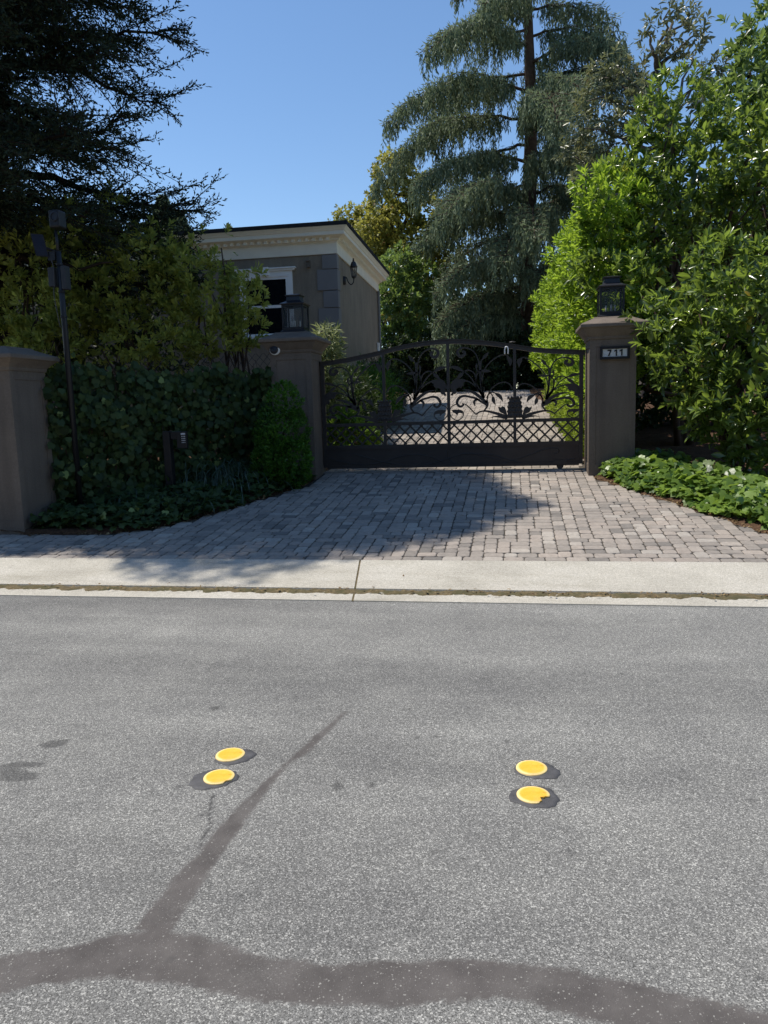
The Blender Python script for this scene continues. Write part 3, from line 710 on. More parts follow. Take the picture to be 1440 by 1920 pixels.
b = MB(); b.box(XL+.05, XR-.05, GY-.014, GY+.014, ZB+.05, ZP-.03); b.box(XL+.05, XR-.05, GY-.026, GY+.026, ZP-.03, ZP+.03); b.box(XL+.05, XR-.05, GY-.026, GY+.026, ZB, ZB+.05)
pn = b.build('solid_panel', M['panel'], gate)
b = MB()
def relief(pts): b.tube([(x, GY-.017, z) for x, z in spline([gp_(x, y, 580, 600, 2.6667) for x, y in pts], 6)], .006, 5)
relief([(95, 690), (180, 712), (280, 722), (380, 708), (450, 682), (540, 672), (620, 688), (690, 722)])
relief([(220, 668), (300, 690), (400, 715), (520, 725), (620, 715), (700, 690), (790, 665), (860, 678), (960, 700)])
relief([(690, 650), (698, 690), (740, 720), (860, 728), (980, 712), (1080, 682), (1180, 645), (1240, 642), (1246, 660), (1225, 668)])
relief([(760, 668), (900, 672), (1010, 702), (1120, 722), (1230, 712), (1330, 690)])
b.build('relief_vines', M['iron'], pn)
# lattice
b = MB(); z0, z1 = ZP+.03, ZR-.024; dz = z1-z0; sp_ = .164; xa, xb = XL+.05, XR-.05
k = xa-dz
def latt(x, sgn, y):
    pa, pb = (x, z0), (x+sgn*dz, z1)
    (ax, az), (bx, bz) = pa, pb
    t0, t1 = 0., 1.
    for lim, up in ((xa, False), (xb, True)):
        d = bx-ax; tt = (lim-ax)/d
        if up: 
            if d > 0: t1 = min(t1, tt)
            else: t0 = max(t0, tt)
        else:
            if d > 0: t0 = max(t0, tt)
            else: t1 = min(t1, tt)
    if t1-t0 < .03: return
    b.ribbon([(ax+(bx-ax)*t0, az+(bz-az)*t0), (ax+(bx-ax)*t1, az+(bz-az)*t1)], .024, y, .010)
while k < xb+dz: latt(k, 1, GY-.006); latt(k+.04, -1, GY+.006); k += sp_
b.build('lattice', M['iron'], gate)
# vine scrollwork of one bay, traced once, mirrored for the others
XM = xc+bay
def motif():
    el = []
    rb = lambda pts, wd, n=7: el.append(('r', spline([gp_(*q) for q in pts], n), np.array(wd if hasattr(wd, '__len__') else [wd])))
    pg = lambda pts: el.append(('p', np.array([gp_(*q) for q in pts])))
    st = .017
    rb([(790, 1180), (750, 1010), (730, 850), (715, 650), (690, 450), (640, 320), (560, 232), (460, 192), (365, 192), (300, 235), (288, 300), (325, 352), (385, 350), (428, 305), (412, 262), (372, 268)], [st, st, st, st, .02, .04, .045, .04, .028])
    def leaf(a, c, wd, bend=0.):
        a = np.array(gp_(*a)); c = np.array(gp_(*c)); d = c-a; L = np.linalg.norm(d); d /= L; n_ = np.array([-d[1], d[0]])
        t = np.linspace(0, 1, 9); prof = np.sin(math.pi*t**.8)*wd/2; mid = a+d*(t*L)[:, None]+n_*(bend*np.sin(math.pi*t)*L)[:, None]
        el.append(('p', np.vstack([mid+n_*prof[:, None], (mid-n_*prof[:, None])[-2:0:-1]])))
    rb([(800, 1170), (750, 900), (735, 620), (745, 450), (785, 395)], st); leaf((770, 410), (888, 272), .050)
    rb([(800, 1180), (755, 950), (765, 800), (800, 640), (870, 520), (960, 430), (1080, 350), (1190, 322), (1265, 360), (1315, 440)], st); leaf((1240, 350), (1300, 560), .062, .15)
    rb([(780, 1180), (660, 980), (560, 800), (440, 680), (370, 640)], st); leaf((390, 655), (105, 568), .055, -.1)
    rb([(770, 1150), (660, 950), (630, 740), (560, 655), (480, 630), (405, 665)], st); leaf((405, 670), (260, 810), .055)
    rb([(265, 805), (215, 840), (180, 870)], st)
    pg([(180, 860), (146, 930), (135, 1010), (185, 1000), (150, 1040), (190, 1060), (148, 1130), (195, 1140), (215, 1100), (240, 1115), (272, 1060), (262, 1000), (330, 965), (345, 990), (400, 920), (392, 890), (450, 850), (430, 815), (370, 805), (290, 800), (240, 810)])
    rb([(790, 1170), (690, 1010), (570, 900), (470, 845), (420, 835)], st)
    rb([(760, 1100), (655, 900), (655, 740), (690, 655), (765, 635)], st); leaf((740, 640), (935, 650), .045)
    rb([(690, 690), (650, 600), (650, 520)], st); leaf((650, 600), (655, 490), .035)
    leaf((720, 560), (720, 440), .045)
    rb([(850, 1240), (880, 1120), (930, 1010), (985, 955), (1080, 890), (1200, 868), (1290, 910), (1345, 1000)], st)
    rb([(850, 1280), (720, 1165), (620, 1090), (500, 1035), (375, 1012)], [.045, .05, .045, .03, .006])
    rb([(850, 1330), (740, 1255), (640, 1190), (520, 1160), (420, 1142), (330, 1172), (277, 1260), (300, 1330), (352, 1352), (398, 1320), (380, 1288)], [.02, .03, .032, .030, .036, .042, .036, .034, .03, .018])
    rb([(720, 1222), (650, 1212), (605, 1265), (628, 1345)], [.012, .034, .036, .010])
    rb([(840, 1230), (865, 1330), (800, 1438)], [.05, .030, .02])
    rb([(380, 1292), (450, 1315), (540, 1400), (635, 1500), (660, 1492), (720, 1455), (820, 1440), (950, 1465), (1100, 1510), (1260, 1575)], [.010, .016, .018, .018, .02, .022, .026, .034, .045, .05])
    rb([(275, 1298), (175, 1355), (137, 1450), (170, 1560), (268, 1624), (365, 1585), (405, 1500), (375, 1440), (300, 1415)], .013)
    pg([(172, 1425), (240, 1410), (320, 1416), (375, 1440), (398, 1500), (345, 1482), (300, 1482), (285, 1535), (245, 1490), (200, 1472)])
    rb([(850, 1180), (890, 1095), (925, 1088), (965, 1140)], st); leaf((965, 1140), (1012, 1320), .052, -.05)
    rb([(860, 1200), (885, 1110), (950, 1070), (1020, 1085)], st); leaf((1000, 1080), (1165, 1265), .055, .12)
    for x, y in ((690, 1050), (720, 1010), (830, 1110), (800, 960)): rb([(800, 1190), (x, y)], .010, 3)
    pg([(1065, 1350), (1120, 1372), (1150, 1343), (1200, 1365), (1225, 1430), (1255, 1560), (1180, 1500), (1110, 1468), (1085, 1420)])
    pg([(895, 1578), (990, 1540), (1110, 1528), (1260, 1570), (1230, 1612), (1120, 1580), (1000, 1560)])
    return el
mot = motif()
def place(fx):
    b = MB()
    for kind, pts, *wd in mot:
        q = np.array([(fx(x), ZR+(z-ZR)*min(1., (top_z(fx(x))-ZR-.06)/(top_z(x)-ZR-.03))) for x, z in pts])
        if kind == 'r': b.ribbon(q, wd[0] if len(wd[0]) > 1 else float(wd[0][0]), GY, .012)
        else: b.prism([tuple(v) for v in q], GY-.007, GY+.007)
    b.build('vine_scrollwork', M['iron'], gate)
    c = MB()
for fx in (lambda x: x, lambda x: 2*XM-x, lambda x: 2*xc-x, lambda x: 2*xc-(2*XM-x)): place(fx)
cone = [(1215, 1585), (1240, 1500), (1222, 1450), (1246, 1420), (1228, 1360), (1252, 1330), (1240, 1280), (1270, 1255), (1262, 1205), (1296, 1200), (1305, 1168), (1345, 1178), (1378, 1160)]
cn = [gp_(*q) for q in cone]; px0 = gp_(1378, 1400)[0]
for cx in (XM, 2*xc-XM):
    L_ = [(cx+(x-px0), z) for x, z in cn]; Rr = [(cx-(x-px0), z) for x, z in cn][::-1]
    b = MB(); b.prism(L_+Rr[1:], GY-.026, GY+.026)
    for r_ in range(5):
        for q in range(-2+(r_ % 2), 3):
            b.lathe((cx+(q-(.5 if r_ % 2 else 0))*.045, GY-.026, 1.32+r_*.065), [(.022, -.004), (.016, .012), (.004, .016)], 6, 'Y')
    b.build('pine_cone', M['iron'], gate)
# roller, latch, floor track
rx = at(1050, 872, GY)
b = MB(); b.lathe((rx[0], GY+.012, ZB-.005), [(.045, 0), (.05, .006), (.05, .02), (.045, .026)], 20, 'Y'); b.build('wheel', M['iron'], gate)
b = MB(); b.box(rx[0]-.09, rx[0]+.09, GY-.034, GY-.0265, ZB+.02, ZB+.075); b.build('wheel_bracket', M['iron'], gate)
lz = gp_(1225, 280); b = MB(); b.tube(spline([(lz[0]-.02, GY-.02, lz[1]-.05), (lz[0]-.02, GY-.035, lz[1]+.02), (lz[0], GY-.04, lz[1]+.05), (lz[0]+.025, GY-.035, lz[1]+.03), (lz[0]+.025, GY-.02, lz[1]-.05)], 5), .010, 7); b.build('latch_hook', M['white2'], gate, smooth=True)
fz = at(960, 637, GY); b = MB(); b.lathe((fz[0]+.005, GY, top_z(fz[0])+.03), [(.008, 0), (.008, .03), (.05, .034), (.045, .042), (.0, .05)], 14); b.build('finial', M['iron'], gate)
b = MB(); b.box(XL-.1, XR+.12, GY-.05, GY-.02, .515, .533); b.box(XL-.1, XR+.12, GY-.012, GY+.012, .515, .538)
tag(b.build('gate_track', M['rail']), 'steel floor track under the sliding gate', 'track')

# ================================================================== keypad post and camera mast
kx, ky, kz = -4.46, 9.18, float(gz(9.18))
kp = thing('keypad_post', 'dark square post with a side arm and gate keypad before the ivy fence', 'keypad', (kx, ky, kz))
b = MB(); b.box(kx-.05, kx+.05, ky-.05, ky+.05, kz-.1, 1.27); b.box(kx+.052, kx+.20, ky-.03, ky+.03, 1.16, 1.265); b.build('post', M['plastic'], kp, bevel=.006)
b = MB(); b.box(kx+.16, kx+.30, ky-.085, ky-.032, 1.045, 1.265); hd = b.build('keypad_housing', M['plastic'], kp, bevel=.008)
b = MB(); b.box(kx+.225, kx+.285, ky-.088, ky-.084, 1.222, 1.244); b.build('display', M['key'], hd)
for r_ in range(4):
    for q in range(3):
        x = kx+.232+q*.019; z = 1.195-r_*.026; b = MB(); b.box(x, x+.011, ky-.0885, ky-.084, z, z+.012); b.build('key', M['key'], hd)
mx, my = -5.262, 8.34; mz = float(gz(my))
ms = thing('camera_mast', 'dark mast', 'camera mast', (mx, my, mz))
ms['label'] = 'tall thin dark mast carrying a security camera and solar panel beside the street pillar'
MB().tube([(mx, my, mz-.1), (mx, my, 2.62), (mx+.0, my, 3.42)], [.034, .034, .030], 12).build('pole', M['plastic'], ms, smooth=True)
MB().tube([(mx, my, 3.40), (mx-.01, my, 3.66)], [.018, .016], 8).build('upper_tube', M['plastic'], ms, smooth=True)
cc = np.array([mx+.02, my-.04, 3.77]); b = MB(); b.box(cc[0]-.075, cc[0]+.06, my-.06, my+.10, 3.68, 3.88); cb_ = b.build('camera_body', M['plastic'], ms, bevel=.02)
b = MB(); b.lathe((cc[0]+.005, my-.058, 3.80), [(.055, 0), (.055, .012), (.042, .014), (.040, .004), (.0, .003)], 20, 'Y'); b.build('lens', M['black'], cb_, smooth=False)
# solar panel, tilted
sp0 = np.array([mx-.19, my-.06, 3.49]); ax = np.array([.13, .05, -.01]); ay = np.array([.03, .03, -.25]); nn_ = np.cross(ax, ay); nn_ /= np.linalg.norm(nn_)
if nn_[1] > 0: nn_ = -nn_
def slabv(o, a, c, n_, t): return [o-a/2-c/2, o+a/2-c/2, o+a/2+c/2, o-a/2+c/2, o-a/2-c/2+n_*t, o+a/2-c/2+n_*t, o+a/2+c/2+n_*t, o-a/2+c/2+n_*t]
BF = [(0, 3, 2, 1), (4, 5, 6, 7), (0, 1, 5, 4), (1, 2, 6, 5), (2, 3, 7, 6), (3, 0, 4, 7)]
spn = MB().add(slabv(sp0, ax, ay, nn_, .018), BF).build('solar_panel', M['plastic'], ms)
MB().add(slabv(sp0+nn_*.018, ax*.86, ay*.9, nn_, .003), BF).build('solar_cells', M['solar'], spn)
b = MB(); b.tube([(mx, my, 3.42), (mx-.08, my+.02, 3.44), tuple(sp0-nn_*.01)], .014, 7); b.box(mx-.12, mx-.03, my-.03, my+.04, 3.32, 3.42); b.build('panel_bracket', M['plastic'], ms)
for (dx, z0, z1, wd) in ((-.13, 3.02, 3.24, .085), (.038, 2.98, 3.25, .06)):
    MB().box(mx+dx, mx+dx+wd, my-.05, my+.05, z0, z1).build('battery_box', M['greyplastic'], ms, bevel=.008)
for z in (3.26, 2.95, 2.66): 
    b = MB(); b.lathe((mx, my, z), [(.036, 0), (.041, .004), (.041, .022), (.036, .026)], 14); b.build('clamp', M['plastic'], ms)
b = MB(); b.tube(spline([(mx-.06, my-.055, 3.32), (mx-.04, my-.06, 3.2), (mx-.055, my-.05, 3.05), (mx-.07, my-.05, 2.93), (mx-.05, my-.045, 2.7), (mx-.038, my-.03, 2.55)], 6), .006, 5); b.build('cable', M['greyplastic'], ms)

# ================================================================== yellow road dots
def dotmat(name, chip):
    m, t, p = mat(name); g = nd(t, 'TexCoord').outputs['Object']
    n1 = noise(t, g, 30, 4); n2 = noise(t, g, 14, 4)
    sx = nd(t, 'SeparateXYZ'); t.links.new(g, sx.inputs[0])
    ln = nd(t, 'VectorMath', operation='LENGTH'); t.links.new(g, ln.inputs[0])
    rimf = ramp(t, ln.outputs['Value'], [(.050, (0, 0, 0)), (.061, (1, 1, 1))])
    col = ramp(t, n1, [(.3, (.80, .385, .03)), (.7, (.86, .48, .06))]); col = mixc(t, rimf, col, (.90, .68, .30))
    ns = noise(t, g, 26, 3, .6, (.35, 2.4, 1)); col = mixc(t, ramp(t, ns, [(.66, (0, 0, 0)), (.70, (.8, .8, .8))]), col, (.42, .22, .03))
    t.links.new(col, p.inputs['Base Color']); n3 = noise(t, g, 55, 5, .7); col = mixc(t, ramp(t, n3, [(.60, (0, 0, 0)), (.74, (.55, .55, .55))]), col, (.34, .20, .05))
    n4 = noise(t, g, 9, 5, .7); col = mixc(t, ramp(t, n4, [(.55, (0, 0, 0)), (.75, (.30, .30, .30))]), col, (.30, .22, .12))
    t.links.new(col, p.inputs['Base Color']); p.inputs['Roughness'].default_value = .65; p.inputs['Specular IOR Level'].default_value = .25
    bump(t, p, n3, .3, .003)
    return m
M['dot'] = dotmat('yellow_ceramic', 0); M['glaze'] = simple('pale_chipped_glaze', (.82, .72, .42), .5, .1, 60); M['tar'] = simple('bitumen_adhesive', (.070, .068, .070), .6, .35, 24, .4, 0, .5)
def dot(label, px, py, pads, r=.0635, chip=None, seed=0):
    g = pxg([(px, py)])[0]; rng = np.random.default_rng(seed)
    root = thing('road_dot', label, 'road marker', (g[0], g[1], 0), 'yellow dots along the middle of the road')
    n = 40; V = []; F = []; rings = [(1.02, .003), (1.0, .0085), (.975, .0105), (.80, .0120), (.5, .0130), (.2, .0135)]
    for k, (rr, z) in enumerate(rings):
        for i in range(n):
            a = 2*math.pi*i/n; q = rr
            if chip is not None:
                d = abs((a-chip[0]+math.pi) % (2*math.pi)-math.pi); lim = 1-chip[2]*max(0, 1-(d/chip[1])**2)*(.80+.35*math.sin(i*2.7)+.2*math.sin(i*5.1)); q = min(q, lim+.001*k) if k < 5 else q
            V.append((g[0]+r*q*math.cos(a), g[1]+r*q*math.sin(a), z))
    V.append((g[0], g[1], .0136))
    for k in range(len(rings)-1): F += [(k*n+i, k*n+(i+1) % n, (k+1)*n+(i+1) % n, (k+1)*n+i) for i in range(n)]
    F += [((len(rings)-1)*n+i, (len(rings)-1)*n+(i+1) % n, len(rings)*n) for i in range(n)]
    d_ = mesh('dome', V, F, M['dot'], root, smooth=True)
    # bitumen pad, an irregular low puddle
    ex, ey, ang, ox, oy = pads; V = []; F = []; n = 48
    for k, (q, z) in enumerate(((1.0, .0005), (.96, .004), (.80, .0058), (.0, .006))):
        for i in range(n):
            a = 2*math.pi*i/n; wob = 1+.05*math.sin(3*a+seed)+.035*math.sin(7*a+2*seed)+.025*math.sin(13*a+seed)+.018*math.sin(23*a)
            x, y = ex*q*wob*math.cos(a), ey*q*wob*math.sin(a); ca, sa = math.cos(ang), math.sin(ang)
            V.append((g[0]+ox+x*ca-y*sa, g[1]+oy+x*sa+y*ca, z))
    for k in range(3): F += [(k*n+i, k*n+(i+1) % n, (k+1)*n+(i+1) % n, (k+1)*n+i) for i in range(n)]
    mesh('adhesive_pad', V, F, M['tar'], root, smooth=True)
    return root
dot('clean yellow road dot with a dark pad tail pointing right, farther of the left pair', 432, 1418, (.090, .073, .35, .020, -.003), seed=1)
dot('yellow road dot with a small notch in its rim, nearer of the left pair', 411, 1460, (.100, .080, .45, -.021, -.009), chip=(-.62, .30, .17), seed=2)
dot('scratched yellow road dot with a dark pad reaching right, farther of the right pair', 997, 1443, (.094, .073, -.2, .022, -.006), seed=3)
dot('badly chipped yellow road dot on a round dark pad, nearer of the right pair', 1000, 1494, (.095, .082, 0., .004, -.002), chip=(-.62, .62, .46), seed=4)

# ================================================================== left: ivy fence, shrubs, bed
rng = np.random.default_rng(11)
fA, fB = np.array([-5.60, 8.36]), np.array([-3.50, 11.0]); fl = np.linalg.norm(fB-fA); fd = (fB-fA)/fl; fn = np.array([fd[1], -fd[0]])   # fn faces the street
fence = thing('ivy_fence', 'wire fence fully covered in dark ivy between the street pillar and the left gate pillar', 'ivy fence', (fA[0], fA[1], float(gz(8.36))))
b = MB()
for k in range(5):
    q = fA+fd*fl*(k+.5)/5; b.tube([(q[0], q[1], gz(q[1])-.1), (q[0], q[1], 2.02)], .022, 8)
b.build('posts', M['plastic'], fence)
b = MB()
for k in range(int((fl*1.4+1.8)/.13)):
    for sg_ in (-1, 1):
        x0 = k*.13 if sg_ > 0 else k*.13-1.8
        pts = []
        for tz in (0., 1.8):
            u = (x0-1.8+tz) if sg_ > 0 else (x0+1.8-tz)
            pts.append((u, tz))
        (u0, a0), (u1, a1) = pts
        t0 = max(0, min(1, (0-u0)/(u1-u0) if u1 != u0 else 0)); t1 = max(0, min(1, (fl-u0)/(u1-u0)))
        ta, tb_ = min(t0, t1), max(t0, t1)
        if tb_-ta < .05: continue
        P2 = [(fA+fd*(u0+(u1-u0)*q), a0+(a1-a0)*q) for q in (ta, tb_)]
        b.tube([(p[0], p[1], float(gz(p[1]))+.05+h) for p, h in P2], .003, 4)
b.build('wire_mesh', M['plastic'], fence)
def fence_leaves(n, off, jit):
    u = rng.random(n)*(fl+.1)-.05; tz = rng.random(n)
    xy = fA+fd*u[:, None]; g0 = gz(xy[:, 1]); top_ = 2.06+.10*vnoise(np.stack([u, u*0], 1), 41, .9)+rng.normal(0, .05, n)
    z = g0+.02+(top_-g0)*tz; bulge = .10*vnoise(np.stack([u, z], 1), 42, .9)+.05*vnoise(np.stack([u, z], 1), 43, 2.4)
    o_ = off+bulge+rng.normal(0, jit, n); P = np.column_stack([xy+fn*o_[:, None], z])
    N = np.column_stack([np.tile(fn, (n, 1)), np.full(n, .45)])+rng.normal(0, .33, (n, 3))
    D = np.column_stack([np.tile(fd, (n, 1))*rng.normal(0, .6, n)[:, None], np.full(n, -.9)])+rng.normal(0, .25, (n, 3))
    L = rng.uniform(.055, .10, n); return (P, D, N, L, L*rng.uniform(.95, 1.15, n), 'ivy')
fl_parts = [fence_leaves(2900, .12, .035), fence_leaves(2200, .02, .04), fence_leaves(900, .22, .04)]
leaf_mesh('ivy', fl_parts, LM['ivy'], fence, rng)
b = MB()
for k in range(40):
    u = rng.random()*fl; q = fA+fd*u+fn*.06; z = float(gz(q[1]))
    pts = [(q[0]+fd[0]*d+fn[0]*rng.normal(0, .02), q[1]+fd[1]*d+fn[1]*rng.normal(0, .02), z+h) for h, d in zip(np.linspace(-.02, rng.uniform(1.2, 1.9), 7), np.cumsum(rng.normal(0, .06, 7)))]
    b.tube(pts, np.linspace(.008, .003, 7), 5)
b.build('stems', M['bark'], fence)

# pittosporum shrubs behind the fence
shrub('pittosporum_shrub', 'olive green whorled shrub beside the house window behind the ivy fence', 'shrub', gp(-4.15, 11.2),
      px_lobes([(472, 520, 10.9, .18), (450, 565, 10.9, .30), (425, 490, 11.0, .22), (400, 560, 11.1, .36), (420, 640, 10.9, .34), (470, 625, 10.9, .20), (350, 520, 11.2, .36), (370, 610, 11.0, .38), (415, 465, 11.0, .10), (365, 470, 11.2, .14)]),
      LM['pitto'], 101, dens=50, k=9, L=.125, W=.046, tpl='obov', fill=40, gaps=-.35, push=.10, hi=1.1, stems=4)
shrub('pittosporum_shrub', 'broad olive green whorled shrub behind the middle of the ivy fence', 'shrub', gp(-5.3, 11.0),
      px_lobes([(300, 450, 11.0, .26), (260, 500, 10.8, .42), (210, 560, 10.6, .45), (310, 560, 10.9, .42), (250, 620, 10.5, .42), (190, 480, 10.9, .36), (325, 640, 10.7, .38), (180, 640, 10.4, .34), (205, 400, 11.0, .24), (170, 420, 11.0, .2)]),
      LM['pitto'], 102, dens=48, k=9, L=.125, W=.046, tpl='obov', fill=40, gaps=-.3, push=.10, hi=1.1, stems=4)
shrub('pittosporum_shrub', 'dark olive whorled shrub rising behind the street pillar and camera mast', 'shrub', gp(-6.9, 10.2),
      px_lobes([(20, 420, 10.2, .40), (60, 400, 10.3, .34), (120, 440, 10.4, .32), (30, 500, 10.0, .5), (70, 580, 9.9, .45), (130, 560, 10.0, .36), (10, 610, 9.8, .45), (-40, 540, 10.0, .5), (100, 640, 9.8, .32), (40, 660, 9.6, .3)]),
      LM['pitto'], 103, dens=45, k=9, L=.125, W=.046, tpl='obov', fill=40, gaps=-.3, push=.10, hi=1.1, stems=4)
# dense backing hedge along the boundary behind those shrubs
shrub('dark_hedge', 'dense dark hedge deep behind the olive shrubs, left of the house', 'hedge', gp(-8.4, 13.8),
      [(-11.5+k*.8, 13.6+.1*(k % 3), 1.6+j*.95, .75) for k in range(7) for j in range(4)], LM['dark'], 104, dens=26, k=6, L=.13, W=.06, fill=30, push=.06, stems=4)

# round shrub at the foot of the left gate pillar
shrub('round_shrub', 'dense bright green egg shaped shrub at the foot of the left gate pillar', 'shrub', gp(-3.2, 10.12),
      [(-3.22, 10.12, .82, .36, .36, .42), (-3.2, 10.12, 1.18, .35, .35, .40), (-3.16, 10.12, 1.52, .24, .24, .34), (-3.34, 10.05, .72, .27, .27, .34), (-3.06, 10.05, .76, .25, .26, .34)],
      LM['round'], 105, dens=420, k=7, L=.050, W=.022, fill=900, push=.03, sub=0, stems=3, rad=.02, lo=.3, hi=1.0, stem=.04)

# ground ivy, left and right
def ground_ivy(name, label, n, xy, hgt, m, seed, L=(.06, .10)):
    r = np.random.default_rng(seed); P2 = xy(r, n); hh = hgt(P2)*r.random(n)**.6
    z = gz(P2[:, 1])+.02+hh; P = np.column_stack([P2, z])
    N = np.column_stack([r.normal(0, .45, n), r.normal(-.35, .45, n), np.full(n, .9)]); D = np.column_stack([r.normal(0, 1, n), r.normal(-.5, .8, n), r.normal(-.35, .3, n)])
    Ls = r.uniform(L[0], L[1], n)
    o = leaf_mesh(name, [(P, D, N, Ls, Ls*r.uniform(.95, 1.2, n), 'ivy')], m, None, r)
    return tag(o, label, 'ground cover', kind='stuff')
def left_xy(r, n):
    out = []
    while len(out) < n:
        y = r.uniform(7.68, 10.7); xr = curve_x(LCURVE[1:], y)
        x = r.uniform(-5.5, xr); fx = fA[0]+(y-fA[1])*fd[0]/fd[1]
        if x < fx+.02 or (x < -5.50 and y < 8.3): continue
        out.append((x, y))
    return np.array(out)
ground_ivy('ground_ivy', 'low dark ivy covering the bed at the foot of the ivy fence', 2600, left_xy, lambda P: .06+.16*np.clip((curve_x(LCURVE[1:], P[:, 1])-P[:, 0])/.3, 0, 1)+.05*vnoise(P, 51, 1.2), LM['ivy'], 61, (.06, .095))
def right_xy(r, n):
    out = []
    while len(out) < n:
        y = r.uniform(7.0, 11.2); xl = curve_x(RCURVE, y)+.10+.05*math.sin(y*5)
        x = xl+abs(r.normal(0, .5))
        if 1.0 < x < 1.64 and y > 10.62: continue
        out.append((x, y))
    return np.array(out)
ground_ivy('ground_ivy', 'bright glossy ivy covering the bed beside the right pillar', 3300, right_xy, lambda P: np.clip(.05+.22*np.clip((P[:, 0]-curve_x(RCURVE, P[:, 1])-.08)/.25, 0, 1)+.07*vnoise(P, 52, 1.1), .03, 1), LM['ivy2'], 62, (.07, .130))

# strappy plants in the left bed
def strap(label, x, y, n, L, seed, sp=.16, h=.9):
    r = np.random.default_rng(seed); z = float(gz(y)); root = thing('strap_plant', label, 'plant', (x, y, z), None)
    P, D, N, Ls = [], [], [], []
    for k in range(n):
        a = r.random()*6.28; tl = r.uniform(.15, 1.1); d = np.array([math.cos(a)*math.sin(tl), math.sin(a)*math.sin(tl), math.cos(tl)*h]); p = np.array([x+r.normal(0, sp), y+r.normal(0, sp*.7), z+.02])
        ll = L*r.uniform(.6, 1.1); seg = 5
        for s_ in range(seg):
            P.append(p.copy()); D.append(d.copy()); N.append(np.array([-d[0]*d[2], -d[1]*d[2], 1])); Ls.append(ll/seg*1.25)
            p = p+d/np.linalg.norm(d)*ll/seg; d = d+np.array([0, 0, -.30-.12*s_])
    P, D, N, Ls = map(np.array, (P, D, N, Ls)); leaf_mesh('leaves', [(P, D, N, Ls, .017, 'dia')], LM['strap'], root, r); return root
strap('grey green strappy plant between the mast and the keypad post', -4.75, 8.55, 130, .50, 71, .22)
strap('loose strappy plant at the foot of the camera mast', -5.05, 8.15, 60, .42, 72, .12)
strap('large fine leaved strappy plant between the keypad post and the egg shaped shrub', -4.0, 9.75, 330, .75, 73, .26, 1.2)
strap('low strappy plant in front of the keypad post', -4.2, 8.75, 90, .42, 74, .16)

# fallen leaves
def litter(name, label, n, xy, seed, L=(.025, .06), zf=None, m='dead'):
    r = np.random.default_rng(seed); P2 = xy(r, n); z = (zf(P2) if zf else gz(P2[:, 1]))+r.uniform(.004, .014, n)
    P = np.column_stack([P2, z]); D = np.column_stack([r.normal(size=(n, 2)), r.normal(0, .15, n)]); N = np.column_stack([r.normal(0, .3, (n, 2)), np.ones(n)]); Ls = r.uniform(L[0], L[1], n)
    return tag(leaf_mesh(name, [(P, D, N, Ls, Ls*r.uniform(.35, .6, n), 'oval')], LM[m], None, r), label, 'leaf litter', kind='stuff')
def lit_left(r, n): y = r.uniform(7.6, 10.5, n); return np.column_stack([curve_x(LCURVE[1:], y)+r.normal(.0, .07, n), y])
def lit_front(r, n): return np.column_stack([r.uniform(-5.6, -4.2, n), 7.6+r.normal(0, .06, n)])
def lit_right(r, n): y = r.uniform(7.0, 10.6, n); return np.column_stack([curve_x(RCURVE, y)+np.abs(r.normal(.03, .10, n)), y])
def lit_moss(r, n): return np.column_stack([r.uniform(-5, 2.2, n), KERB+.245+r.normal(0, .055, n)])
def lit_any(r, n): return np.column_stack([r.uniform(-4, 2.6, n), r.uniform(6.0, 10.8, n)])
litter('leaf_litter', 'dry leaves along the edge of the left bed', 150, lit_left, 81); litter('leaf_litter', 'dry leaves in front of the left bed near the kerb', 40, lit_front, 82)
litter('leaf_litter', 'brown leaves and mulch along the edge of the right bed', 420, lit_right, 83, (.02, .055)); litter('leaf_litter', 'leaf scraps caught in the moss strip by the gutter', 240, lit_moss, 84, (.012, .04), lambda P: P[:, 1]*0+.022)
litter('leaf_litter', 'a few stray leaves on the driveway stones', 26, lit_any, 85, (.02, .045))

# ================================================================== right: laurels and hedge
shrub('cherry_laurel', 'large glossy laurel nearest the right edge, overhanging the ground ivy', 'shrub', gp(3.1, 10.9),
      px_lobes([(1252, 660, 10.5, .18), (1228, 600, 10.8, .2), (1195, 545, 11.3, .22), (1262, 575, 10.7, .36), (1300, 550, 10.6, .45), (1370, 530, 10.4, .55), (1440, 560, 10.2, .6), (1262, 640, 10.4, .36), (1320, 650, 10.3, .5), (1400, 660, 10.1, .55), (1460, 680, 9.9, .6), (1262, 700, 10.5, .28), (1325, 735, 10.2, .38), (1400, 760, 10.0, .5), (1460, 800, 9.8, .55), (1385, 825, 10.0, .32), (1330, 785, 10.3, .26), (1440, 850, 9.9, .4)]),
      LM['laurel'], 201, dens=40, k=9, L=.150, W=.050, fill=110, gaps=-.25, push=.10, stems=5, rad=.05, hi=1.15)
shrub('cherry_laurel', 'tall laurel behind the right gate pillar with sunlit upright shoots', 'shrub', gp(2.7, 12.9),
      px_lobes([(1262, 215, 12.8, .42), (1300, 270, 12.9, .5), (1225, 300, 12.8, .46), (1180, 360, 12.6, .46), (1140, 410, 12.4, .42), (1260, 370, 12.5, .62), (1340, 330, 12.6, .62), (1400, 300, 12.6, .62), (1450, 330, 12.5, .7), (1340, 420, 13.5, .62), (1210, 450, 12.4, .50), (1290, 490, 13.2, .50), (1410, 440, 13.6, .65), (1120, 470, 12.3, .40), (1150, 540, 12.0, .42), (1230, 540, 11.8, .42), (1275, 170, 12.9, .2), (1200, 620, 12.0, .45), (1260, 640, 12.0, .5)]),
      LM['laurel'], 202, dens=36, k=9, L=.155, W=.050, fill=80, gaps=-.25, push=.12, stems=6, rad=.06, hi=1.1)
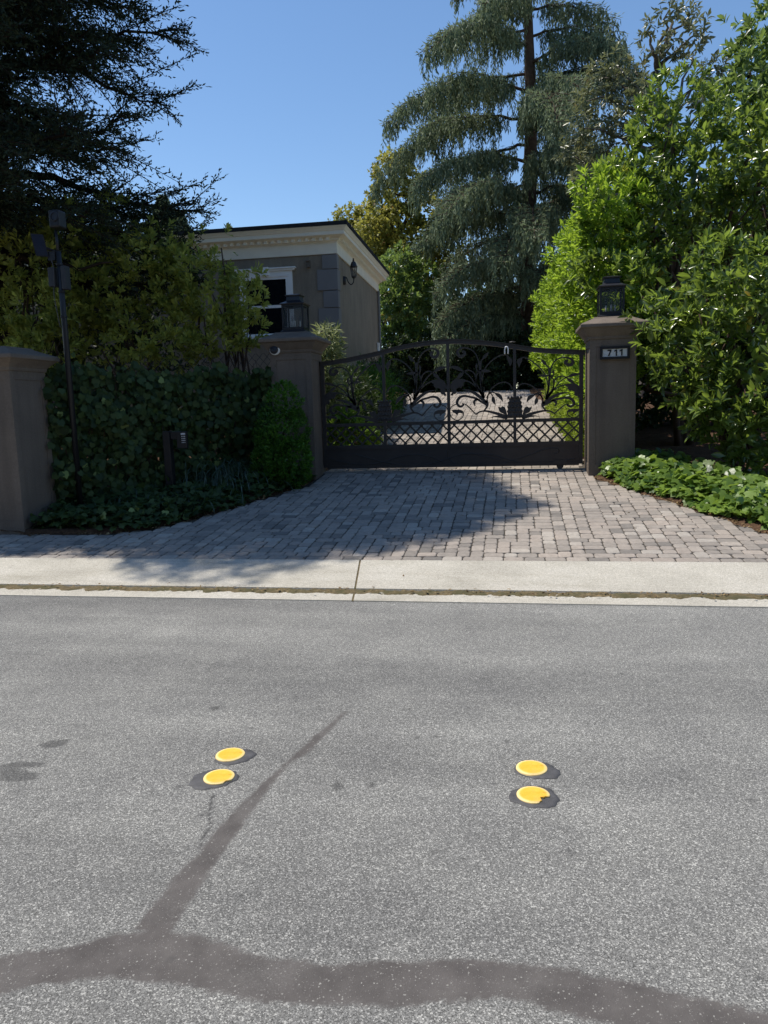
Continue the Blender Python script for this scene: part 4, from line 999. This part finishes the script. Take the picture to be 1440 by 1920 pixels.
shrub('cherry_laurel', 'tall bluish green laurel rising in the upper right corner', 'shrub', gp(4.4, 14.4),
      px_lobes([(1410, 105, 14.2, .34), (1438, 62, 14.2, .32), (1395, 165, 14.0, .42), (1440, 140, 14.0, .6), (1400, 220, 13.8, .6), (1460, 240, 13.8, .7), (1475, 70, 14.2, .42)]),
      LM['blue'], 203, dens=42, k=8, L=.14, W=.055, fill=50, push=.16, stems=3, rad=.06, hi=1.1)
hl = []
r = np.random.default_rng(5)
for k, y in enumerate(np.arange(12.1, 19.0, .55)):
    f = (y-12.1)/6.9; xf = 1.02-.45*f; zt = 4.55-.35*f
    for z in np.arange(float(gz(y))+1.15, zt, .55): hl.append((xf+.48+r.normal(0, .07), y+r.normal(0, .1), z+r.normal(0, .08), .5))
shrub('laurel_hedge', 'sunlit yellow green hedge running back along the right side of the driveway', 'hedge', gp(1.6, 15.5), hl, LM['hedge'], 204, dens=66, k=8, L=.125, W=.042, fill=45, push=.08, stems=6, rad=.035, sub=3, hi=1.0, up=.7)
lh = [(1.27+r.normal(0, .03)-.03*(y-11.6), y, float(gz(y))+.42+r.normal(0, .03), .34, .42, .46) for y in np.arange(11.7, 18.6, .42)]
shrub('low_hedge', 'low fine leaved yellow green hedge inside the gate on the right of the drive', 'hedge', gp(1.2, 15.0), lh, LM['box'], 205, dens=420, k=6, L=.048, W=.022, fill=160, push=.03, sub=0, stems=6, rad=.02, hi=1.0, stem=.03)

# ================================================================== inside the gate, left of the drive
shrub('lance_leaf_plant', 'tall pale plant with drooping lance leaves behind the left gate pillar', 'plant', gp(-3.25, 12.6),
      [(-3.25, 12.6, 1.5, .26, .26, .5), (-3.2, 12.55, 2.05, .26, .26, .45), (-3.12, 12.6, 2.5, .20, .20, .36)], LM['bamboo'], 301, dens=190, k=8, L=.18, W=.026, tpl='dia', fill=250, push=.05, sub=0, stems=5, rad=.015, up=.4, droop=.35)
shrub('broad_leaf_plant', 'broad leaved bright green plant just inside the gate, left of the drive', 'plant', gp(-2.75, 12.5),
      [(-2.95, 12.4, 1.0, .26), (-2.7, 12.4, .95, .24), (-2.78, 12.45, 1.25, .18), (-2.55, 12.5, .88, .18), (-2.5, 12.35, .98, .16)], LM['broad'], 302, dens=60, k=5, L=.20, W=.105, tpl='obov', fill=60, push=.03, sub=0, stems=3, rad=.012)
for i, (x, y, h, lab) in enumerate([(-3.15, 14.4, 1.3, 'dark ferny shrub nearest the gate along the side wall of the house'), (-3.15, 16.6, 1.45, 'dark ferny shrub along the middle of the side wall of the house'), (-3.3, 18.8, 1.4, 'dark ferny shrub by the far end of the side wall of the house')]):
    z = float(gz(y)); shrub('fern_shrub', lab, 'shrub', (x, y, z), [(x, y, z+.45, .55, .8, .5), (x-.1, y+.2, z+.85, .45, .6, .45), (x+.15, y-.4, z+.6, .4, .5, .45)], LM['dark'] if i != 1 else LM['round'], 303+i, dens=130, k=7, L=.12, W=.022, tpl='dia', fill=160, push=.12, sub=0, stems=4, rad=.012)

# dark hedge closing the end of the drive
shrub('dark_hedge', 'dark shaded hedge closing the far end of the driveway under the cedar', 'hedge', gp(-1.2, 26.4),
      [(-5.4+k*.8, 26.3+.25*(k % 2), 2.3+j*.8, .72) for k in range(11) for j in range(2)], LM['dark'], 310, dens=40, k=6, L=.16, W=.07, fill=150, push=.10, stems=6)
shrub('pale_shrub', 'pale flecked evergreen shrub behind the far corner of the house', 'shrub', (-4.4, 27.5, 1.93),
      px_lobes([(735, 560, 27, .8), (765, 590, 27, .8), (745, 520, 27.5, .9), (775, 540, 27.5, .8), (730, 610, 27, .7), (770, 640, 27, .7)]), LM['blue'], 311, dens=26, k=7, L=.2, W=.09, fill=12, push=.15, stems=4, rad=.05)

# ================================================================== trees
def tree(name, label, base, lobes, m, seed, trunk_r=.2, L=.16, W=.09, k=6, dens=22, fill=8, sub=5, bark='bark', push=.15, limbs=True, group=None, tpl='oval', top=None, droop=.1):
    rng = np.random.default_rng(seed); root = thing(name, label, 'tree', tuple(base), group)
    lb = subdivide_lobes(rng, lobes, sub) if sub else lobes
    P, N = lobe_pts(rng, lb, dens, back=.4); D = N+UP*.4+rng.normal(0, .4, P.shape); P = P+nrm(D)*np.abs(rng.normal(0, push, len(P)))[:, None]
    parts = shoots(rng, P, D, k, L, W, tpl, .4, 1.4, droop=droop, stem=.12)
    if fill:
        Q = lobe_fill(rng, lobes, fill); n = len(Q); parts.append((Q, rng.normal(size=(n, 3)), rng.normal(size=(n, 3)), L*1.3, W*1.6, tpl))
    leaf_mesh('crown', parts, m, root, rng)
    b = MB(); base = np.array(base, float); zt = max(l[2] for l in lobes); ctr = np.mean([l[:3] for l in lobes], axis=0)
    tp = np.array(top if top is not None else (ctr[0], ctr[1], zt-.3)); pts = limb(base-[0, 0, .2], tp, rng, 0, 9); b.tube(pts, np.linspace(trunk_r, trunk_r*.2, 9), 9)
    for l in lobes:
        j = int(np.argmin(np.abs(pts[:, 2]-(l[2]-.6-.35*np.linalg.norm(np.array(l[:2])-pts[4][:2]))))); b.tube(limb(pts[j], l[:3], rng, .08, 6), np.linspace(trunk_r*.35, trunk_r*.08, 6), 6)
    b.build('trunk', M[bark], root, smooth=True); return root
tree('leafy_tree', 'golden green leafy tree behind the roof of the house, left of the cedar', (-4.6, 33, 1.93),
     px_lobes([(740, 335, 32, .8), (765, 370, 32, .9), (790, 400, 32, .9), (715, 390, 32.2, .7), (735, 430, 31.8, 1.0), (780, 450, 32, 1.0), (720, 480, 32, .9), (760, 510, 31.5, 1.0), (800, 500, 31.5, .9), (735, 550, 31.5, .9), (805, 430, 32, 1.0), (830, 480, 32, 1.0), (770, 560, 31.5, 1.0), (700, 440, 32, .8), (725, 365, 32, .6)]),
     LM['maple'], 401, .22, .17, .10, 6, 34, 14)
tree('leafy_tree', 'lower golden green tree rising just over the right end of the roof', (-6.2, 35, 1.93),
     px_lobes([(655, 412, 35, .7), (690, 405, 35, .6), (672, 440, 35, .9), (700, 430, 35, .8), (715, 455, 34.5, .9), (690, 470, 34.5, .9), (640, 440, 35, .35)]),
     LM['maple'], 402, .2, .17, .10, 6, 34, 14)
# sparse magnolia behind the laurels: clusters at the ends of bare limbs
mg = [(1255, 18, .26), (1290, 30, .32), (1312, 62, .30), (1215, 58, .26), (1225, 95, .22), (1260, 85, .28), (1300, 100, .3), (1245, 128, .2), (1190, 130, .3), (1150, 118, .3), (1120, 145, .34), (1165, 165, .36), (1205, 170, .34), (1100, 190, .36), (1140, 215, .4), (1180, 215, .4), (1340, 135, .34), (1310, 160, .34), (1085, 240, .36), (1125, 265, .4), (1165, 270, .4), (1065, 285, .3), (1100, 310, .36), (1140, 320, .3), (1205, 230, .3), (1085, 345, .3), (1330, 190, .4)]
tree('magnolia_tree', 'sparse olive brown tree with bare limbs showing, above the tall laurel', (3.5, 21, 1.5), px_lobes([(x, y, 20.5+.4*math.sin(x), r_*.80) for x, y, r_ in mg]), LM['magnolia'], 403, .16, .18, .065, 8, 26, 2, sub=0, bark='palebark', push=.08, top=tuple(at(1262, 40, 20.6)), droop=.25)

def conifer_small(label, x, y, z0, h, rad, seed):
    r = np.random.default_rng(seed); root = thing('small_conifer', label, 'tree', (x, y, z0)); P, D = [], []
    for k in range(int(h*420)):
        f = r.random()**.8; z = z0+h*f; rr = rad*(1-f)**.75*r.random()**.4+.04; a = r.random()*6.28
        P.append((x+rr*math.cos(a), y+rr*math.sin(a), z)); D.append((math.cos(a), math.sin(a), 1.1+r.normal(0, .3)))
    P, D = np.array(P), np.array(D); leaf_mesh('crown', shoots(r, P, D, 5, .30, .07, 'dia', .1, .7), LM['cedar'], root, r)
    b = MB(); b.tube([(x, y, z0-.2), (x, y, z0+h*.9)], [.16, .03], 8); b.build('trunk', M['bark'], root)
for (px, py, Y, rad, lab) in ((305, 372, 40, 1.1, 'grey green conifer tip against the sky beside the dark redwood'), (335, 402, 42, 1.3, 'small rounded conifer tip between the redwood and the roof')):
    q = at(px, py, Y); conifer_small(lab, q[0], Y, 1.9, q[2]-1.9, rad*2.4, int(px))
q = at(430, 428, 60); conifer_small('far conifer tip showing over the roof edge', q[0], 60, 1.9, q[2]-1.9, 1.2, 9)

# ---- deodar cedar
def cedar():
    rng = np.random.default_rng(500); bx, by, bz = .58, 28.0, 1.9; Ht = 19.5
    root = thing('cedar_tree', 'tall grey green cedar with drooping curtains of branches behind the driveway', 'tree', (bx, by, bz))
    b = MB(); tz = np.linspace(bz-.3, bz+Ht, 14); b.tube([(bx+.06*math.sin(z*.7), by+.05*math.cos(z*.6), z) for z in tz], np.linspace(.36, .04, 14), 12)
    P, D = [], []; ga = 0.
    def strands(p, n, ln):
        for _ in range(n):
            q = p+rng.normal(0, .05, 3); l = ln*rng.uniform(.45, 1.15); m_ = max(2, int(l/.075)); sw = rng.normal(0, .07, 2)
            for s_ in range(m_):
                t = s_/m_; c = q+np.array([sw[0]*t, sw[1]*t, -l*t])
                for _k in range(2):
                    P.append(c+rng.normal(0, .022, 3)); D.append((rng.normal(0, .38), rng.normal(0, .38), -1.0))
    z = 2.9
    while z < bz+Ht-.6:
        f = (z-2.9)/(bz+Ht-2.9); ga += 2.4+rng.normal(0, .25)
        Lm = float(np.interp(z, [3, 6, 8, 10.5, 12.4, 13.2, 14.8, 16.2, 18, 21.4], [4.3, 4.5, 5.0, 5.8, 6.2, 4.8, 3.8, 3.0, 2.1, .4]))*rng.uniform(.72, 1.06)
        if math.cos(ga) > .2 and z > 8: Lm *= .90
        rise = rng.uniform(.12, .36) if z > 7 else rng.uniform(-.05, .22)
        n = 12; t = np.linspace(0, 1, n); path = np.column_stack([bx+math.cos(ga)*Lm*t, by+math.sin(ga)*Lm*t, z+Lm*(rise*t-(.30+rise)*t**2.6)])
        path[1:] += rng.normal(0, .03*Lm/4, (n-1, 3)); b.tube(path, np.linspace(.075*(1-.6*f), .012, n), 6)
        dirv = np.array([math.cos(ga), math.sin(ga), 0]); sd = np.array([-dirv[1], dirv[0], 0])
        s_ = .12
        back = dirv[1] > .45
        while s_ < 1.0:
            p = np.array([np.interp(s_, t, path[:, c]) for c in range(3)])
            strands(p, 1 if back else 3, .30+.45*s_)
            for sg_ in (-1, 1):
                l2 = Lm*(.06+.19*math.sin(math.pi*min(1, s_*1.02)**.8))*rng.uniform(.6, 1.1)
                d2 = dirv*.75+sd*sg_*.75; q2 = np.linspace(0, 1, 6); sp2 = p+np.outer(q2*l2, d2)+np.column_stack([q2*0, q2*0, l2*(.12*q2-.42*q2**2)])
                b.tube(sp2, np.linspace(.016, .005, 6), 4)
                for q in np.arange(.15, 1.01, .16/max(.3, l2)):
                    c = np.array([np.interp(q, q2, sp2[:, e]) for e in range(3)]); strands(c, 1 if back else 2, (.34+.52*q)*(1 if z < 14 else .8))
                    for _k in range(3): P.append(c+rng.normal(0, .04, 3)); D.append(tuple(d2*.8+rng.normal(0, .4, 3)+[0, 0, .1]))
            s_ += .22/Lm*(1.5 if back else 1)
        z += .21 if z < 9 else .29
    P, D = np.array(P), np.array(D); n = len(P); print('cedar blades', n)
    leaf_mesh('crown', [(P, D, rng.normal(size=(n, 3)), rng.uniform(.12, .22, n), rng.uniform(.030, .050, n), 'dia')], LM['cedar'], root, rng)
    b.build('trunk', M['bark'], root, smooth=True)
cedar()

# ---- redwood, upper left
def redwood():
    rng = np.random.default_rng(600); bx, by, bz = -7.75, 10.4, .45; Ht = 15.0
    root = thing('redwood_tree', 'huge dark redwood against the sky in the upper left, shading the ivy fence', 'tree', (bx, by, bz))
    b = MB(); tz = np.linspace(bz-.3, bz+Ht, 12); b.tube([(bx, by, z) for z in tz], np.linspace(.42, .06, 12), 14)
    # crown cut to shape so its shade keeps this outline on the drive
    edge = np.array([(-16, 6.75), (-4.1, 6.75), (-3.7, 6.2), (-3.0, 5.85), (-2.3, 6.0), (-1.8, 6.6), (-.65, 7.4), (-.1, 8.2), (.48, 8.95), (.05, 9.5), (.0, 10.2), (-.35, 11.1), (-1.7, 11.6), (-2.6, 11.75), (-3.6, 12.0), (-16, 13.0)])
    def shade(Q): tt = (Q[:, 2]-.35)/S[2]; return np.column_stack([Q[:, 0]-S[0]*tt, Q[:, 1]-S[1]*tt])
    P, D, Ls = [], [], []; ga = .3; z = 3.45
    while z < bz+Ht-.3:
        ga += 2.4+rng.normal(0, .3); f = (z-3.9)/(bz+Ht-3.9)
        Lm = float(np.interp(z, [4, 5, 6, 6.8, 7.5, 8.5, 9.5, 11, 13, 15.5], [3.1, 3.0, 3.05, 2.95, 2.5, 2.95, 4.0, 4.0, 2.9, 1.2]))*rng.uniform(.74, 1.06)
        rise = rng.uniform(-.12, .22); n = 10; t = np.linspace(0, 1, n)
        path = np.column_stack([bx+math.cos(ga)*Lm*t, by+math.sin(ga)*Lm*t, z+Lm*(rise*t-.22*t**2+.14*t**5)]); path[1:] += rng.normal(0, .04, (n-1, 3))
        kk = max(3, int((sdist(shade(path), edge) < 0).sum())); b.tube(path[:kk], np.linspace(.07*(1-.5*f), .010, n)[:kk], 6)
        if z < 4.05 and math.sin(ga) < .15 and math.cos(ga) > -.5: z += .068; continue
        dirv = np.array([math.cos(ga), math.sin(ga), 0]); sd = np.array([-dirv[1], dirv[0], 0]); s_ = .14
        while s_ <= 1.0:
            p = np.array([np.interp(s_, t, path[:, c]) for c in range(3)])
            for sg_ in (-1, 1, 0):
                if sg_ == 0 and s_ < .93: continue
                l2 = rng.uniform(.35, .95)*(1 if s_ < .8 else .7); d2 = dirv*.8+sd*sg_*.8+rng.normal(0, .18, 3); d2[2] += -.05+rng.normal(0, .38)
                q2 = np.linspace(0, 1, 5); sp2 = p+np.outer(q2*l2, d2)+np.column_stack([q2*0, q2*0, -.10*l2*q2**2])
                if sdist(shade(sp2[-1:]), edge)[0] > 0: continue
                b.tube(sp2, np.linspace(.010, .004, 5), 4)
                dd = nrm(d2); side = nrm(np.cross(dd, [0, 0, 1])); q = .1
                while q <= 1.02:
                    c = np.array([np.interp(q, q2, sp2[:, e]) for e in range(3)])
                    for e in (-1, 1):
                        # sub-twig feathered with needles
                        d3 = nrm(dd*.9+side*e*.6+rng.normal(0, .40, 3)+np.array([0, 0, .08])); l3 = rng.uniform(.10, .22)
                        for u in (0, .22, .44, .66, .88): P.append(c+d3*l3*u); D.append(d3+rng.normal(0, .45, 3)); Ls.append(l3*.30)
                    q += .075/l2
            s_ += .125/Lm
        z += .068
    P, D, Ls = np.array(P), np.array(D), np.array(Ls)
    G = shade(P); G += .10*np.column_stack([vnoise(G, 71, .8), vnoise(G, 72, .9)])+.05*np.column_stack([vnoise(G, 73, 2.2), vnoise(G, 74, 2.3)])
    k_ = sdist(G, edge) < 0; P, D, Ls = P[k_], D[k_], Ls[k_]; n = len(P); print('redwood blades', n)
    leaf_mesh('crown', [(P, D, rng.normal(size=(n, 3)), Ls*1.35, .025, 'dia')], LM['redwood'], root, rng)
    b.build('trunk', M['darkbark'], root, smooth=True)
redwood()

# added hedge, unseen behind the viewer: blocks low sky to deepen the shade
shrub('sky_block_hedge', 'added unseen evergreen screen behind the camera, blocking low skylight', 'hedge', (0, -11.0, 0),
      [(-30+k*3, -11.5+.3*(k % 2), 1.5+j*2.3, 2.2, 1.4, 1.7) for k in range(21) for j in range(4)], LM['dark'], 700, dens=5, k=5, L=.42, W=.22, fill=2, push=.12, sub=0, stems=8, rad=.08, back=1.0)
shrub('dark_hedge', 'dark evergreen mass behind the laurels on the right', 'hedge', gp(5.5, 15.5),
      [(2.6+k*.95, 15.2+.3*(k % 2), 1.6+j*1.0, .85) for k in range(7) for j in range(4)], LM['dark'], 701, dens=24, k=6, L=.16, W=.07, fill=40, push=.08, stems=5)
for i, (x, Y, h, w_) in enumerate([(-15, 46, 8.5, 3.0), (-9.5, 48, 7.5, 2.8), (-4.5, 46, 8.2, 2.8), (-.5, 49, 9.0, 2.9), (3.8, 47, 9.5, 3.0), (8.2, 46, 10.0, 3.2), (13, 45, 10.0, 3.2), (18.5, 46, 10.5, 3.4)]):
    tree('background_tree', ['dark tree far behind the left end of the house', 'dark tree far behind the house roof', 'dark tree far behind the golden trees', 'dark tree straight behind the cedar', 'dark tree behind the right side of the cedar', 'dark tree far behind the magnolia', 'dark tree far behind the tall laurels', 'dark tree far behind the upper right corner'][i],
         (x, Y, 1.9), [(x+w_*.5*math.cos(q*2.1), Y+w_*.4*math.sin(q*2.1), 2.6+(h-3.4)*q/9+w_*.25, w_*(.78-.035*q)) for q in range(10)], LM['dark'], 720+i, .25, .34, .17, 5, 7, 3, sub=3, push=.25, group='dark trees far behind the garden')
